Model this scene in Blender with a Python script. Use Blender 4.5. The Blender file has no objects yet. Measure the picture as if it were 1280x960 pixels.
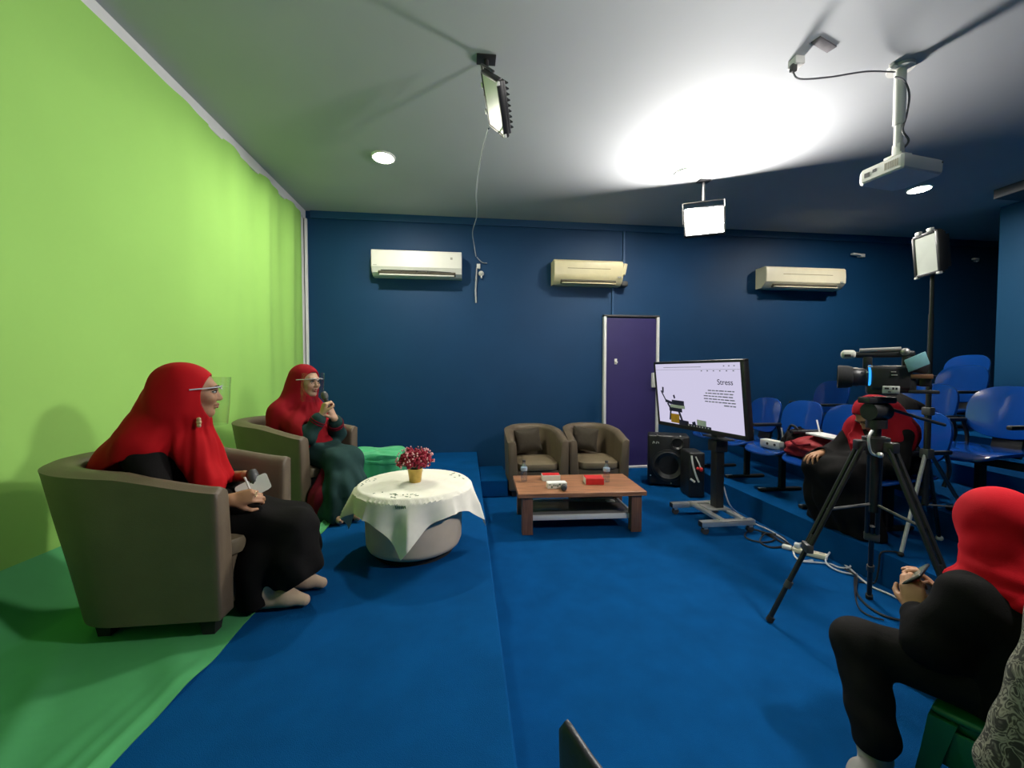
import bpy, bmesh, math, random
import numpy as np
from mathutils import Vector, Matrix, Euler
random.seed(7)
PI = math.pi
SC = bpy.context.scene
COL = SC.collection
H_EYE, YB, XL, ZC, ZP, XP = 1.30, 5.12, -1.97, 3.27, 0.26, 0.13   # eye height, back wall, left wall, ceiling, stage height, stage edge
TH, PH, FPX = math.radians(6.6), math.radians(1.75), 491.0

# ------------------------------------------------------------------ materials
def lin(c):
    c = c / 255.0
    return c / 12.92 if c <= 0.04045 else ((c + 0.055) / 1.055) ** 2.4
def rgb(h):
    return tuple(lin(int(h[i:i + 2], 16)) for i in (0, 2, 4))
_M = {}
def mat(name, col, rough=0.6, metal=0.0, var=0.12, scale=30.0, bump=0.0, bscale=200.0, spec=0.5, sheen=0.0, coat=0.0, stretch=None):
    if name in _M: return _M[name]
    if isinstance(col, str): col = rgb(col)
    m = bpy.data.materials.new(name); m.use_nodes = True
    nt = m.node_tree; b = nt.nodes['Principled BSDF']
    tc = nt.nodes.new('ShaderNodeTexCoord')
    src = tc.outputs['Object']
    if stretch:
        mp = nt.nodes.new('ShaderNodeMapping'); mp.inputs['Scale'].default_value = stretch
        nt.links.new(src, mp.inputs['Vector']); src = mp.outputs['Vector']
    n = nt.nodes.new('ShaderNodeTexNoise'); n.inputs['Scale'].default_value = scale; n.inputs['Detail'].default_value = 4
    nt.links.new(src, n.inputs['Vector'])
    r = nt.nodes.new('ShaderNodeValToRGB')
    r.color_ramp.elements[0].position = 0.3; r.color_ramp.elements[1].position = 0.7
    r.color_ramp.elements[0].color = (*[max(0, c * (1 - var)) for c in col], 1)
    r.color_ramp.elements[1].color = (*[min(1, c * (1 + var)) for c in col], 1)
    nt.links.new(n.outputs['Fac'], r.inputs['Fac'])
    nt.links.new(r.outputs['Color'], b.inputs['Base Color'])
    b.inputs['Roughness'].default_value = rough; b.inputs['Metallic'].default_value = metal
    b.inputs['Specular IOR Level'].default_value = spec
    b.inputs['Sheen Weight'].default_value = sheen; b.inputs['Coat Weight'].default_value = coat
    if bump > 0:
        n2 = nt.nodes.new('ShaderNodeTexNoise'); n2.inputs['Scale'].default_value = bscale; n2.inputs['Detail'].default_value = 3
        nt.links.new(tc.outputs['Object'], n2.inputs['Vector'])
        bp = nt.nodes.new('ShaderNodeBump'); bp.inputs['Strength'].default_value = bump; bp.inputs['Distance'].default_value = 0.01
        nt.links.new(n2.outputs['Fac'], bp.inputs['Height']); nt.links.new(bp.outputs['Normal'], b.inputs['Normal'])
    _M[name] = m
    return m
def emit(name, col, strength):
    m = bpy.data.materials.new(name); m.use_nodes = True
    nt = m.node_tree; nt.nodes.clear()
    e = nt.nodes.new('ShaderNodeEmission'); o = nt.nodes.new('ShaderNodeOutputMaterial')
    e.inputs['Color'].default_value = (*(rgb(col) if isinstance(col, str) else col), 1); e.inputs['Strength'].default_value = strength
    nt.links.new(e.outputs[0], o.inputs['Surface']); _M[name] = m
    return m
def glass(name, col=(1, 1, 1), rough=0.03, ior=1.3, mix=0.85):
    """clear plastic: mostly see-through with a glossy skin"""
    m = bpy.data.materials.new(name); m.use_nodes = True
    nt = m.node_tree; nt.nodes.clear()
    t = nt.nodes.new('ShaderNodeBsdfTransparent'); g = nt.nodes.new('ShaderNodeBsdfGlossy'); x = nt.nodes.new('ShaderNodeMixShader')
    fr = nt.nodes.new('ShaderNodeLayerWeight'); fr.inputs['Blend'].default_value = 0.5
    pw = nt.nodes.new('ShaderNodeMath'); pw.operation = 'POWER'; pw.inputs[1].default_value = 4.0
    ad = nt.nodes.new('ShaderNodeMath'); ad.operation = 'MULTIPLY_ADD'; ad.inputs[1].default_value = 0.45; ad.inputs[2].default_value = 1 - mix
    o = nt.nodes.new('ShaderNodeOutputMaterial')
    t.inputs['Color'].default_value = (*col, 1); g.inputs['Roughness'].default_value = rough
    nt.links.new(fr.outputs['Facing'], pw.inputs[0]); nt.links.new(pw.outputs[0], ad.inputs[0]); nt.links.new(ad.outputs[0], x.inputs['Fac'])
    nt.links.new(t.outputs[0], x.inputs[1]); nt.links.new(g.outputs[0], x.inputs[2]); nt.links.new(x.outputs[0], o.inputs['Surface'])
    _M[name] = m
    return m
def pattern_mat(name, dark, mid, light, scale):
    m = bpy.data.materials.new(name); m.use_nodes = True
    nt = m.node_tree; b = nt.nodes['Principled BSDF']; b.inputs['Roughness'].default_value = 0.85
    tc = nt.nodes.new('ShaderNodeTexCoord')
    n = nt.nodes.new('ShaderNodeTexNoise'); n.inputs['Scale'].default_value = scale; n.inputs['Detail'].default_value = 2.5; n.inputs['Distortion'].default_value = 1.6
    nt.links.new(tc.outputs['Object'], n.inputs['Vector'])
    r = nt.nodes.new('ShaderNodeValToRGB'); e = r.color_ramp.elements
    r.color_ramp.interpolation = 'B_SPLINE'
    e[0].position = 0.25; e[0].color = (*rgb(mid), 1); e[1].position = 0.78; e[1].color = (*rgb(light), 1)
    for ps, cl in ((0.34, dark), (0.41, light), (0.45, dark), (0.50, mid), (0.54, light), (0.58, dark), (0.64, mid), (0.70, dark)):
        q = e.new(ps); q.color = (*rgb(cl), 1)
    nt.links.new(n.outputs['Fac'], r.inputs['Fac']); nt.links.new(r.outputs['Color'], b.inputs['Base Color'])
    _M[name] = m
    return m

# ------------------------------------------------------------------ mesh helpers
def new(): return bmesh.new()
def merge(bm, tmp, M=None):
    if M is not None: bmesh.ops.transform(tmp, matrix=M, verts=tmp.verts)
    me = bpy.data.meshes.new('tmp'); tmp.to_mesh(me); tmp.free(); bm.from_mesh(me); bpy.data.meshes.remove(me)
def RM(rx=0, ry=0, rz=0): return Euler((rx, ry, rz)).to_matrix().to_4x4()
def box(bm, c, s, bev=0.0, seg=2, rot=None):
    t = bmesh.new(); bmesh.ops.create_cube(t, size=1.0)
    bmesh.ops.scale(t, vec=Vector(s), verts=t.verts)
    if bev > 0: bmesh.ops.bevel(t, geom=t.edges[:], offset=min(bev, min(s) * 0.48), segments=seg, profile=0.5, affect='EDGES')
    M = Matrix.Translation(Vector(c))
    if rot is not None: M = M @ (RM(*rot) if isinstance(rot, tuple) else rot)
    merge(bm, t, M); return bm
def frame_of(d):
    d = Vector(d).normalized(); a = Vector((0, 0, 1)) if abs(d.z) < 0.9 else Vector((1, 0, 0))
    u = d.cross(a).normalized(); return u, d.cross(u).normalized(), d
def loft(bm, rings, closed=True, cap=True, loop=False):
    vs = [[bm.verts.new(p) for p in r] for r in rings]; n = len(rings[0])
    R = len(rings)
    for i in range(R if loop else R - 1):
        a, b = vs[i], vs[(i + 1) % R]
        for j in range(n if closed else n - 1):
            k = (j + 1) % n
            try: bm.faces.new((a[j], a[k], b[k], b[j]))
            except ValueError: pass
    if cap and closed and not loop:
        bm.faces.new(list(reversed(vs[0]))); bm.faces.new(vs[-1])
    return bm
def cyl(bm, p1, p2, r1, r2=None, seg=16):
    r2 = r1 if r2 is None else r2
    p1, p2 = Vector(p1), Vector(p2); u, v, d = frame_of(p2 - p1)
    ring = lambda p, r: [p + (u * math.cos(a) + v * math.sin(a)) * r for a in [2 * PI * i / seg for i in range(seg)]]
    return loft(bm, [ring(p1, r1), ring(p2, r2)])
def smoothpts(pts, n=8):
    P = [Vector(p) for p in pts]
    if len(P) < 3: return P
    out = []
    for i in range(len(P) - 1):
        a = P[max(i - 1, 0)]; b = P[i]; c = P[i + 1]; d = P[min(i + 2, len(P) - 1)]
        for k in range(n):
            t = k / n
            out.append(0.5 * ((2 * b) + (c - a) * t + (2 * a - 5 * b + 4 * c - d) * t * t + (3 * b - a - 3 * c + d) * t ** 3))
    out.append(P[-1]); return out
def tube(bm, pts, r, seg=8, sm=0):
    P = smoothpts(pts, sm) if sm else [Vector(p) for p in pts]
    rings = []; u = None
    for i, p in enumerate(P):
        d = (P[min(i + 1, len(P) - 1)] - P[max(i - 1, 0)])
        if d.length < 1e-9: d = Vector((0, 0, 1))
        d.normalize()
        if u is None: u = frame_of(d)[0]
        u = (u - d * u.dot(d))
        u = u.normalized() if u.length > 1e-6 else frame_of(d)[0]
        v = d.cross(u); rr = r[i] if isinstance(r, (list, tuple)) else r
        rings.append([p + (u * math.cos(a) + v * math.sin(a)) * rr for a in [2 * PI * j / seg for j in range(seg)]])
    return loft(bm, rings)
def lathe(bm, prof, seg=32, c=(0, 0, 0)):
    c = Vector(c)
    rings = [[c + Vector((max(r, 1e-4) * math.cos(2 * PI * i / seg), max(r, 1e-4) * math.sin(2 * PI * i / seg), z)) for i in range(seg)] for r, z in prof]
    return loft(bm, rings)
def ball(bm, c, r, seg=16, rot=None):
    t = bmesh.new(); bmesh.ops.create_uvsphere(t, u_segments=seg, v_segments=max(6, seg * 2 // 3), radius=1.0)
    s = r if isinstance(r, (tuple, list)) else (r, r, r)
    bmesh.ops.scale(t, vec=Vector(s), verts=t.verts)
    M = Matrix.Translation(Vector(c))
    if rot is not None: M = M @ (RM(*rot) if isinstance(rot, tuple) else rot)
    merge(bm, t, M); return bm
def prism(bm, poly, z0, z1):
    return loft(bm, [[Vector((x, y, z0)) for x, y in poly], [Vector((x, y, z1)) for x, y in poly]])
def plate(bm, w, h, te, tm, p=4.0, fn=None, n=48, rings=10, M=None):
    """a padded plate: superellipse outline w x h, edge thickness te, middle thickness tm; fn bends (x, y) -> z"""
    fn = fn or (lambda x, y: 0.0); t = bmesh.new()
    def pt(q, a, side):
        ca, sa = math.cos(a), math.sin(a)
        k = (abs(ca) ** p + abs(sa) ** p) ** (-1 / p)
        x, y = w / 2 * q * ca * k, h / 2 * q * sa * k
        th = te / 2 + (tm - te) / 2 * (1 - q ** 4)
        if q > 0.999: th = te * 0.28
        return Vector((x, y, fn(x, y) + side * th))
    qs = [1.0] + [1 - 0.5 * (0.02 + (i / rings)) ** 1.0 if i < 2 else 1 - i / (rings + 0.6) for i in range(rings + 1)][0:0] + [0.985, 0.95, 0.88, 0.75, 0.55, 0.3, 0.02]
    A = [2 * PI * i / n for i in range(n)]
    R = [[pt(q, a, -1) for a in A] for q in reversed(qs)] + [[pt(q, a, 1) for a in A] for q in qs]
    loft(t, R); bmesh.ops.recalc_face_normals(t, faces=t.faces)
    merge(bm, t, M); return bm
def obj(name, bm, m, parent=None, smooth=True, ang=40):
    bmesh.ops.recalc_face_normals(bm, faces=bm.faces)
    me = bpy.data.meshes.new(name); bm.to_mesh(me); bm.free()
    return link(name, me, m, parent, smooth, ang)
def link(name, me, m, parent=None, smooth=True, ang=40):
    o = bpy.data.objects.new(name, me); COL.objects.link(o)
    if m is not None: me.materials.append(m)
    if smooth:
        me.polygons.foreach_set('use_smooth', [True] * len(me.polygons))
        try: me.set_sharp_from_angle(angle=math.radians(ang))
        except Exception: pass
    if parent is not None: o.parent = parent
    return o
def tag(o, label, cat, group=None, kind=None):
    o['label'] = label; o['category'] = cat
    if group: o['group'] = group
    if kind: o['kind'] = kind
    return o
def thing(name, label, cat, loc=(0, 0, 0), rz=0.0, group=None):
    o = bpy.data.objects.new(name, None); COL.objects.link(o); o.empty_display_size = 0.1
    o.location = loc; o.rotation_euler = (0, 0, rz)
    return tag(o, label, cat, group)
def struct(name, bm, m, parent=None, smooth=False):
    o = obj(name, bm, m, parent, smooth)
    if parent is None: o['kind'] = 'structure'
    return o
def dup(root, loc, rz, label, group=None):
    r = root.copy(); COL.objects.link(r); r.location = loc; r.rotation_euler = (0, 0, rz); r['label'] = label
    if group: r['group'] = group
    for ch in list(root.children):
        c = ch.copy(); COL.objects.link(c); c.parent = r
        for g in list(ch.children):
            d = g.copy(); COL.objects.link(d); d.parent = c
    return r
def text_bm(s, size, depth=0.001):
    cu = bpy.data.curves.new('t', 'FONT'); cu.body = s; cu.size = size; cu.extrude = depth; cu.align_x = 'CENTER'; cu.align_y = 'CENTER'
    o = bpy.data.objects.new('t', cu); COL.objects.link(o)
    dg = bpy.context.evaluated_depsgraph_get(); me = bpy.data.meshes.new_from_object(o.evaluated_get(dg))
    bm = bmesh.new(); bm.from_mesh(me); bpy.data.meshes.remove(me); bpy.data.objects.remove(o); bpy.data.curves.remove(cu)
    return bm

# ------------------------------------------------------------------ signed-distance modelling (bodies and clothes)
class SDF:
    def __init__(s, lo, hi, h):
        s.lo = np.array(lo, dtype=np.float32); s.h = h
        s.n = np.ceil((np.array(hi) - s.lo) / h).astype(int) + 1
        s.d = np.full(tuple(s.n), 0.2, dtype=np.float32)
    def win(s, lo, hi):
        a = np.clip(np.floor((np.array(lo) - s.lo) / s.h).astype(int), 0, s.n - 1)
        b = np.clip(np.ceil((np.array(hi) - s.lo) / s.h).astype(int) + 1, 1, s.n)
        b = np.maximum(b, a + 1)
        sl = tuple(slice(int(x), int(y)) for x, y in zip(a, b))
        g = [(s.lo[i] + np.arange(a[i], b[i], dtype=np.float32) * s.h) for i in range(3)]
        return sl, g[0][:, None, None], g[1][None, :, None], g[2][None, None, :]
    def put(s, sl, e, k, op):
        d = s.d[sl]
        if op == 'add':
            r = np.minimum(d, e)
            if k > 0: r = r - np.maximum(k - np.abs(d - e), 0) ** 2 / (4 * k)
        elif op == 'sub':
            e = -e; r = np.maximum(d, e)
            if k > 0: r = r + np.maximum(k - np.abs(d - e), 0) ** 2 / (4 * k)
        else:
            r = np.maximum(d, e)
        s.d[sl] = r
    def cone(s, a, b, r1, r2=None, k=0.02, op='add'):
        r2 = r1 if r2 is None else r2
        a = np.array(a, dtype=np.float32); b = np.array(b, dtype=np.float32); m = max(r1, r2) + k + 0.03
        sl, X, Y, Z = s.win(np.minimum(a, b) - m, np.maximum(a, b) + m)
        ba = b - a; L = float(ba @ ba) + 1e-9
        t = np.clip(((X - a[0]) * ba[0] + (Y - a[1]) * ba[1] + (Z - a[2]) * ba[2]) / L, 0, 1)
        e = np.sqrt((X - a[0] - t * ba[0]) ** 2 + (Y - a[1] - t * ba[1]) ** 2 + (Z - a[2] - t * ba[2]) ** 2) - (r1 + (r2 - r1) * t)
        s.put(sl, e, k, op)
    def ell(s, c, r, R=None, k=0.02, op='add'):
        c = np.array(c, dtype=np.float32); R = np.eye(3) if R is None else np.array(R); m = max(r) + k + 0.03
        sl, X, Y, Z = s.win(c - m, c + m)
        x, y, z = X - c[0], Y - c[1], Z - c[2]
        q = [x * R[0][i] + y * R[1][i] + z * R[2][i] for i in range(3)]   # columns of R are the axes
        k0 = np.sqrt(sum((q[i] / r[i]) ** 2 for i in range(3))); k1 = np.sqrt(sum((q[i] / r[i] ** 2) ** 2 for i in range(3))) + 1e-6
        s.put(sl, k0 * (k0 - 1) / k1, k, op)
    def cut(s, fn, k=0.0):
        """keep where fn(X, Y, Z) < 0"""
        sl, X, Y, Z = s.win(s.lo, s.lo + s.n * s.h)
        s.put(sl, (fn(X, Y, Z) + 0 * s.d[sl]).astype(np.float32), k, 'int')
    def warp(s, fn):
        sl, X, Y, Z = s.win(s.lo, s.lo + s.n * s.h)
        s.d += (fn(X, Y, Z)).astype(np.float32)
    def mesh(s, name, org=(0, 0, 0)):
        f = s.d; f[0] = f[-1] = 0.2; f[:, 0] = f[:, -1] = 0.2; f[:, :, 0] = f[:, :, -1] = 0.2
        ins = f < 0; cs = np.zeros(tuple(s.n - 1), dtype=np.int8)
        off = [(i, j, k) for i in (0, 1) for j in (0, 1) for k in (0, 1)]
        sub = lambda A, o: A[o[0]:A.shape[0] - 1 + o[0], o[1]:A.shape[1] - 1 + o[1], o[2]:A.shape[2] - 1 + o[2]]
        for o in off: cs += sub(ins, o)
        act = (cs > 0) & (cs < 8); ijk = np.argwhere(act)
        vid = np.full(act.shape, -1, dtype=np.int64); vid[act] = np.arange(len(ijk))
        cv = [f[ijk[:, 0] + o[0], ijk[:, 1] + o[1], ijk[:, 2] + o[2]] for o in off]
        acc = np.zeros((len(ijk), 3)); cnt = np.zeros(len(ijk))
        for a in range(8):
            for b in range(a + 1, 8):
                oa, ob = np.array(off[a]), np.array(off[b])
                if np.abs(oa - ob).sum() != 1: continue
                m = (cv[a] < 0) != (cv[b] < 0)
                t = cv[a][m] / (cv[a][m] - cv[b][m])
                acc[m] += oa + t[:, None] * (ob - oa); cnt[m] += 1
        P = (ijk + acc / cnt[:, None]) * s.h + s.lo - np.array(org)
        faces = []
        for ax in range(3):
            u, v = (ax + 1) % 3, (ax + 2) % 3
            A = np.take(ins, np.arange(0, ins.shape[ax] - 1), axis=ax); B = np.take(ins, np.arange(1, ins.shape[ax]), axis=ax)
            e = np.argwhere(A != B); s0 = A[e[:, 0], e[:, 1], e[:, 2]]
            du = np.zeros(3, int); du[u] = 1; dv = np.zeros(3, int); dv[v] = 1
            ok = (e[:, u] > 0) & (e[:, v] > 0); e = e[ok]; s0 = s0[ok]
            g = lambda q: vid[q[:, 0], q[:, 1], q[:, 2]]
            Q = np.stack([g(e - du - dv), g(e - dv), g(e), g(e - du)], 1)
            Q[~s0] = Q[~s0][:, ::-1]; faces.append(Q)
        F = np.concatenate(faces); F = F[(F >= 0).all(1)]
        # light relaxation
        E = np.concatenate([F[:, [0, 1]], F[:, [1, 2]], F[:, [2, 3]], F[:, [3, 0]]])
        deg = np.bincount(E.ravel(), minlength=len(P))[:, None].astype(float)
        for lam in (0.45,):
            S = np.zeros_like(P)
            for c in range(3):
                S[:, c] = np.bincount(E[:, 0], P[E[:, 1], c], len(P)) + np.bincount(E[:, 1], P[E[:, 0], c], len(P))
            P = P + lam * (S / np.maximum(deg, 1) - P)
        me = bpy.data.meshes.new(name)
        me.vertices.add(len(P)); me.vertices.foreach_set('co', P.astype(np.float32).ravel())
        me.loops.add(F.size); me.loops.foreach_set('vertex_index', F.astype(np.int32).ravel())
        me.polygons.add(len(F)); me.polygons.foreach_set('loop_start', np.arange(0, F.size, 4, dtype=np.int32))
        me.update(calc_edges=True); me.validate()
        return me
def sobj(name, sd, m, root):
    """link an SDF (built in world space) as a child of root, whose rotation is zero"""
    return link(name, sd.mesh(name, tuple(root.location)), m, root, True, 60)
# ------------------------------------------------------------------ measuring the room: a sight line met with a level or upright plane
_s, _c, _sp, _cp = math.sin(TH), math.cos(TH), math.sin(PH), math.cos(PH)
def sight(u, v):
    a, b = (u - 640) / FPX, -(v - 480) / FPX
    return Vector((_s * _cp + a * _c + b * _s * _sp, _c * _cp - a * _s + b * _c * _sp, -_sp + b * _cp))
def pz(u, v, z): r = sight(u, v); t = (z - H_EYE) / r.z; return Vector((r.x * t, r.y * t, z))
def py(u, v, y): r = sight(u, v); t = y / r.y; return Vector((r.x * t, y, H_EYE + r.z * t))
def pd(u, v, d): r = sight(u, v); return Vector((r.x * d, r.y * d, H_EYE + r.z * d))

# ------------------------------------------------------------------ materials of the place
CARPET = mat('blue_carpet', (0.0015, 0.060, 0.200), 0.95, var=0.10, scale=6, bump=0.35, bscale=420, spec=0.05)
NAVY = mat('navy_wall_paint', (0.004, 0.045, 0.125), 0.55, var=0.06, scale=2, bump=0.05, bscale=60, spec=0.3)
NAVYT = mat('blue_wall_trim', (0.008, 0.065, 0.17), 0.45, var=0.05, scale=3)
CEIL = mat('dim_lit_white_ceiling', (0.43, 0.44, 0.46), 0.8, var=0.03, scale=1.2, bump=0.03, bscale=40)  # white ceiling, its dim lighting mixed into the grey colour
BEAM = mat('dark_beam_paint', (0.10, 0.10, 0.12), 0.8, var=0.05, scale=2)
GWALL = mat('green_wall_cloth', (0.32, 0.60, 0.14), 0.9, var=0.03, scale=1.5, spec=0.2)
GCLOTH = mat('shaded_green_cloth', (0.075, 0.33, 0.125), 0.85, var=0.06, scale=5, spec=0.2)  # light difference from the wall cloth is put into this emerald tone
WHITE = mat('white_trim_paint', (0.72, 0.72, 0.72), 0.5, var=0.03, scale=8)
WPLAST = mat('white_plastic', (0.75, 0.74, 0.70), 0.35, var=0.02, scale=10)
CPLAST = mat('cream_plastic', (0.70, 0.62, 0.38), 0.35, var=0.03, scale=10)
IVORY = mat('ivory_plastic', (0.74, 0.68, 0.52), 0.35, var=0.03, scale=10)
BPLAST = mat('black_plastic', (0.014, 0.014, 0.015), 0.42, var=0.2, scale=30)
BMATTE = mat('black_matte', (0.010, 0.010, 0.011), 0.8, var=0.2, scale=40)
DGREY = mat('dark_grey_plastic', (0.05, 0.05, 0.05), 0.5, var=0.1, scale=30)
STEEL = mat('polished_steel', (0.80, 0.78, 0.74), 0.28, 0.75, var=0.06, scale=12)
DSTEEL = mat('dark_steel', (0.10, 0.10, 0.10), 0.4, 1.0, var=0.1, scale=20)
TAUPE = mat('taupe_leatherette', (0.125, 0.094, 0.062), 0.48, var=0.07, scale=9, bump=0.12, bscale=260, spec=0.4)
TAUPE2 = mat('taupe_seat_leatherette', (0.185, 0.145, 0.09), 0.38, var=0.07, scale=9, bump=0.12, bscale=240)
PILLOW = mat('brown_pillow_cloth', (0.040, 0.031, 0.020), 0.9, var=0.1, scale=40, bump=0.3, bscale=300)
WOOD = mat('reddish_walnut', (0.34, 0.155, 0.078), 0.38, var=0.42, scale=7, stretch=(0.7, 9, 9), bump=0.03)
WOOD2 = mat('dark_walnut', (0.20, 0.092, 0.056), 0.45, var=0.35, scale=8, stretch=(9, 9, 0.7))
BLUEP = mat('glossy_blue_plastic', (0.004, 0.055, 0.30), 0.12, var=0.06, scale=5, coat=0.6)
DOORP = mat('purple_door_laminate', (0.030, 0.022, 0.12), 0.5, var=0.06, scale=4)
LINEN = mat('white_table_linen', (0.86, 0.83, 0.72), 0.9, var=0.03, scale=30, bump=0.15, bscale=500)
DRUM = mat('beige_drum_cloth', (0.70, 0.58, 0.44), 0.9, var=0.05, scale=10, bump=0.15, bscale=400)
GOLD = mat('gold_foil', (0.55, 0.38, 0.10), 0.35, 0.7, var=0.15, scale=25)
BERRY = mat('deep_red_blossom', (0.30, 0.008, 0.03), 0.7, var=0.35, scale=60)
PINK = mat('pale_pink_bud', (0.80, 0.42, 0.42), 0.6, var=0.1, scale=60)
REDC = mat('red_carton', (0.62, 0.02, 0.02), 0.5, var=0.06, scale=30)
WCARD = mat('white_carton', (0.76, 0.76, 0.70), 0.55, var=0.03, scale=30)
GCARD = mat('green_print', (0.10, 0.17, 0.10), 0.6, var=0.2, scale=60)
PAPER = mat('white_paper', (0.85, 0.85, 0.83), 0.7, var=0.02, scale=20)
SKIN = mat('warm_skin', (0.40, 0.20, 0.105), 0.55, var=0.05, scale=20)
SKINL = mat('light_skin', (0.52, 0.31, 0.20), 0.55, var=0.05, scale=20)
REDH = mat('crimson_headscarf', (0.40, 0.005, 0.009), 0.8, var=0.10, scale=6, bump=0.06, bscale=300, spec=0.12)
REDD = mat('deep_red_headscarf', (0.25, 0.005, 0.012), 0.8, var=0.10, scale=6, bump=0.06, bscale=300, spec=0.12)
REDB = mat('bright_red_headscarf', (0.46, 0.004, 0.012), 0.85, var=0.08, scale=6, bump=0.06, bscale=300, spec=0.12)
MAROON = mat('maroon_cloth', (0.13, 0.008, 0.018), 0.85, var=0.1, scale=20, spec=0.10)
BCLOTH = mat('black_cloth', (0.007, 0.0065, 0.0065), 0.85, var=0.2, scale=14, bump=0.08, bscale=200, spec=0.10)
BCLOTH2 = mat('charcoal_cloth', (0.013, 0.012, 0.012), 0.85, var=0.15, scale=14, bump=0.08, bscale=200, spec=0.10)
TEAL = mat('dark_teal_cloth', (0.020, 0.050, 0.048), 0.85, var=0.12, scale=10, bump=0.06, bscale=200, spec=0.10)
SOCK = mat('beige_sock', (0.50, 0.37, 0.26), 0.85, var=0.06, scale=20, bump=0.1, bscale=400)
GSOCK = mat('grey_sock', (0.30, 0.29, 0.28), 0.85, var=0.06, scale=20, bump=0.1, bscale=400)
EYEW = mat('eye_white', (0.75, 0.72, 0.68), 0.3, var=0.02)
EYED = mat('dark_iris', (0.015, 0.010, 0.008), 0.25, var=0.05)
LIPS = mat('lip_colour', (0.34, 0.10, 0.08), 0.5, var=0.05)
BROW = mat('dark_brow', (0.03, 0.018, 0.012), 0.8, var=0.1)
CLEAR = glass('clear_film', (0.97, 0.98, 0.98), 0.05, 1.35, 0.97)
BOTTLE = glass('clear_bottle', (0.86, 0.90, 0.94), 0.05, 1.45, 0.84)
SGLASS = mat('smoked_shelf_glass', (0.20, 0.20, 0.21), 0.10, var=0.05, scale=4)
GPLAST = mat('green_stool_plastic', (0.008, 0.13, 0.045), 0.4, var=0.08, scale=10)
BATIK = pattern_mat('grey_batik_cloth', '0b0a07', '37352a', 'aaa691', 25)
LENSG = mat('lens_glass', (0.01, 0.01, 0.02), 0.05, var=0.1)
TEALP = mat('pale_teal_screen', (0.18, 0.38, 0.42), 0.3, var=0.1, scale=30)
BLUER = emit('blue_ring_glow', '2f9cff', 1.6)
LAMPW = emit('flood_led', (1.0, 0.97, 0.92), 360.0)
LAMPD = emit('downlight_led', (1.0, 0.95, 0.82), 620.0)
SCREEN = emit('lit_screen', (0.72, 0.68, 0.90), 0.85)
DIFFUS = mat('lamp_diffuser', (0.62, 0.64, 0.58), 0.35, var=0.05, scale=10)

# ------------------------------------------------------------------ the room
XR, YF = 8.3, -1.7
struct('floor', box(new(), ((XL + XR) / 2, (YB + YF) / 2, -0.05), (XR - XL + 0.4, YB - YF + 0.4, 0.1)), CARPET)
struct('ceiling', box(new(), ((XL + XR) / 2, (YB + YF) / 2, ZC + 0.05), (XR - XL + 0.4, YB - YF + 0.4, 0.1)), CEIL)
struct('wall_back', box(new(), ((XL + XR) / 2, YB + 0.05, ZC / 2), (XR - XL + 0.2, 0.1, ZC)), NAVY)
struct('wall_front', box(new(), ((XL + XR) / 2, YF - 0.05, ZC / 2), (XR - XL + 0.2, 0.1, ZC)), NAVY)
struct('wall_left', box(new(), (XL - 0.05, (YB + YF) / 2, ZC / 2), (0.1, YB - YF, ZC)), WHITE)
struct('wall_right', box(new(), (XR + 0.05, (YB + YF) / 2, ZC / 2), (0.1, YB - YF, ZC)), NAVY)
struct('trim_1', box(new(), (XL + 0.012, (YB + YF) / 2, ZC - 0.05), (0.024, YB - YF, 0.1), 0.004), WHITE)
struct('trim_2', box(new(), ((XL + XR) / 2 + 0.03, YB - 0.012, ZC - 0.045), (XR - XL - 0.1, 0.024, 0.09), 0.004), NAVYT)
struct('trim_3', box(new(), (XL + 0.03, YB - 0.02, 1.72), (0.03, 0.03, 2.9), 0.005), WHITE)
struct('trim_4', box(box(new(), (2.10, YB - 0.012, 2.95), (0.03, 0.024, 0.50), 0.004), (1.95, YB - 0.012, 2.28), (0.025, 0.024, 0.46), 0.004), NAVYT)
struct('stage_platform', box(new(), ((XL + XP) / 2, (YB + YF) / 2, ZP / 2), (XP - XL, YB - YF, ZP), 0.008), CARPET)
T1, T2, T3, T4 = 0.20, 0.37, 0.53, 0.66
def tier(name, poly, z0, z1):
    struct(name, prism(new(), poly, z0, z1), CARPET)
tier('seating_tier', [(2.51, YF), (XR, YF), (XR, YB), (2.85, YB), (2.62, 4.3), (2.52, 3.6), (2.51, 3.0)], 0.0, T1)
tier('seating_tier', [(3.10, YF), (XR, YF), (XR, YB), (3.65, YB), (3.42, 3.4), (3.15, 2.3), (3.10, 1.6)], T1, T2)
tier('seating_tier', [(3.95, YF), (XR, YF), (XR, YB), (4.35, YB), (4.18, 3.4), (3.98, 2.3)], T2, T3)
tier('seating_tier', [(4.95, YF), (XR, YF), (XR, YB), (5.15, YB), (5.02, 3.4)], T3, T4)
struct('ceiling_beam', box(new(), ((5.68 + 6.35) / 2, 3.30, ZC - 0.05), (6.35 - 5.68, 0.78, 0.10), 0.005), BEAM)
struct('wall_pillar', box(new(), ((6.35 + XR) / 2, 3.48, (T4 + ZC) / 2), (XR - 6.35, 1.16, ZC - T4), 0.006), mat('mid_blue_paint', (0.008, 0.085, 0.21), 0.5, var=0.05, scale=2))
struct('carpeted_step', box(new(), ((XP + 0.43) / 2, 4.34, 0.09), (0.29, 0.62, 0.18), 0.012), CARPET)

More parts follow.
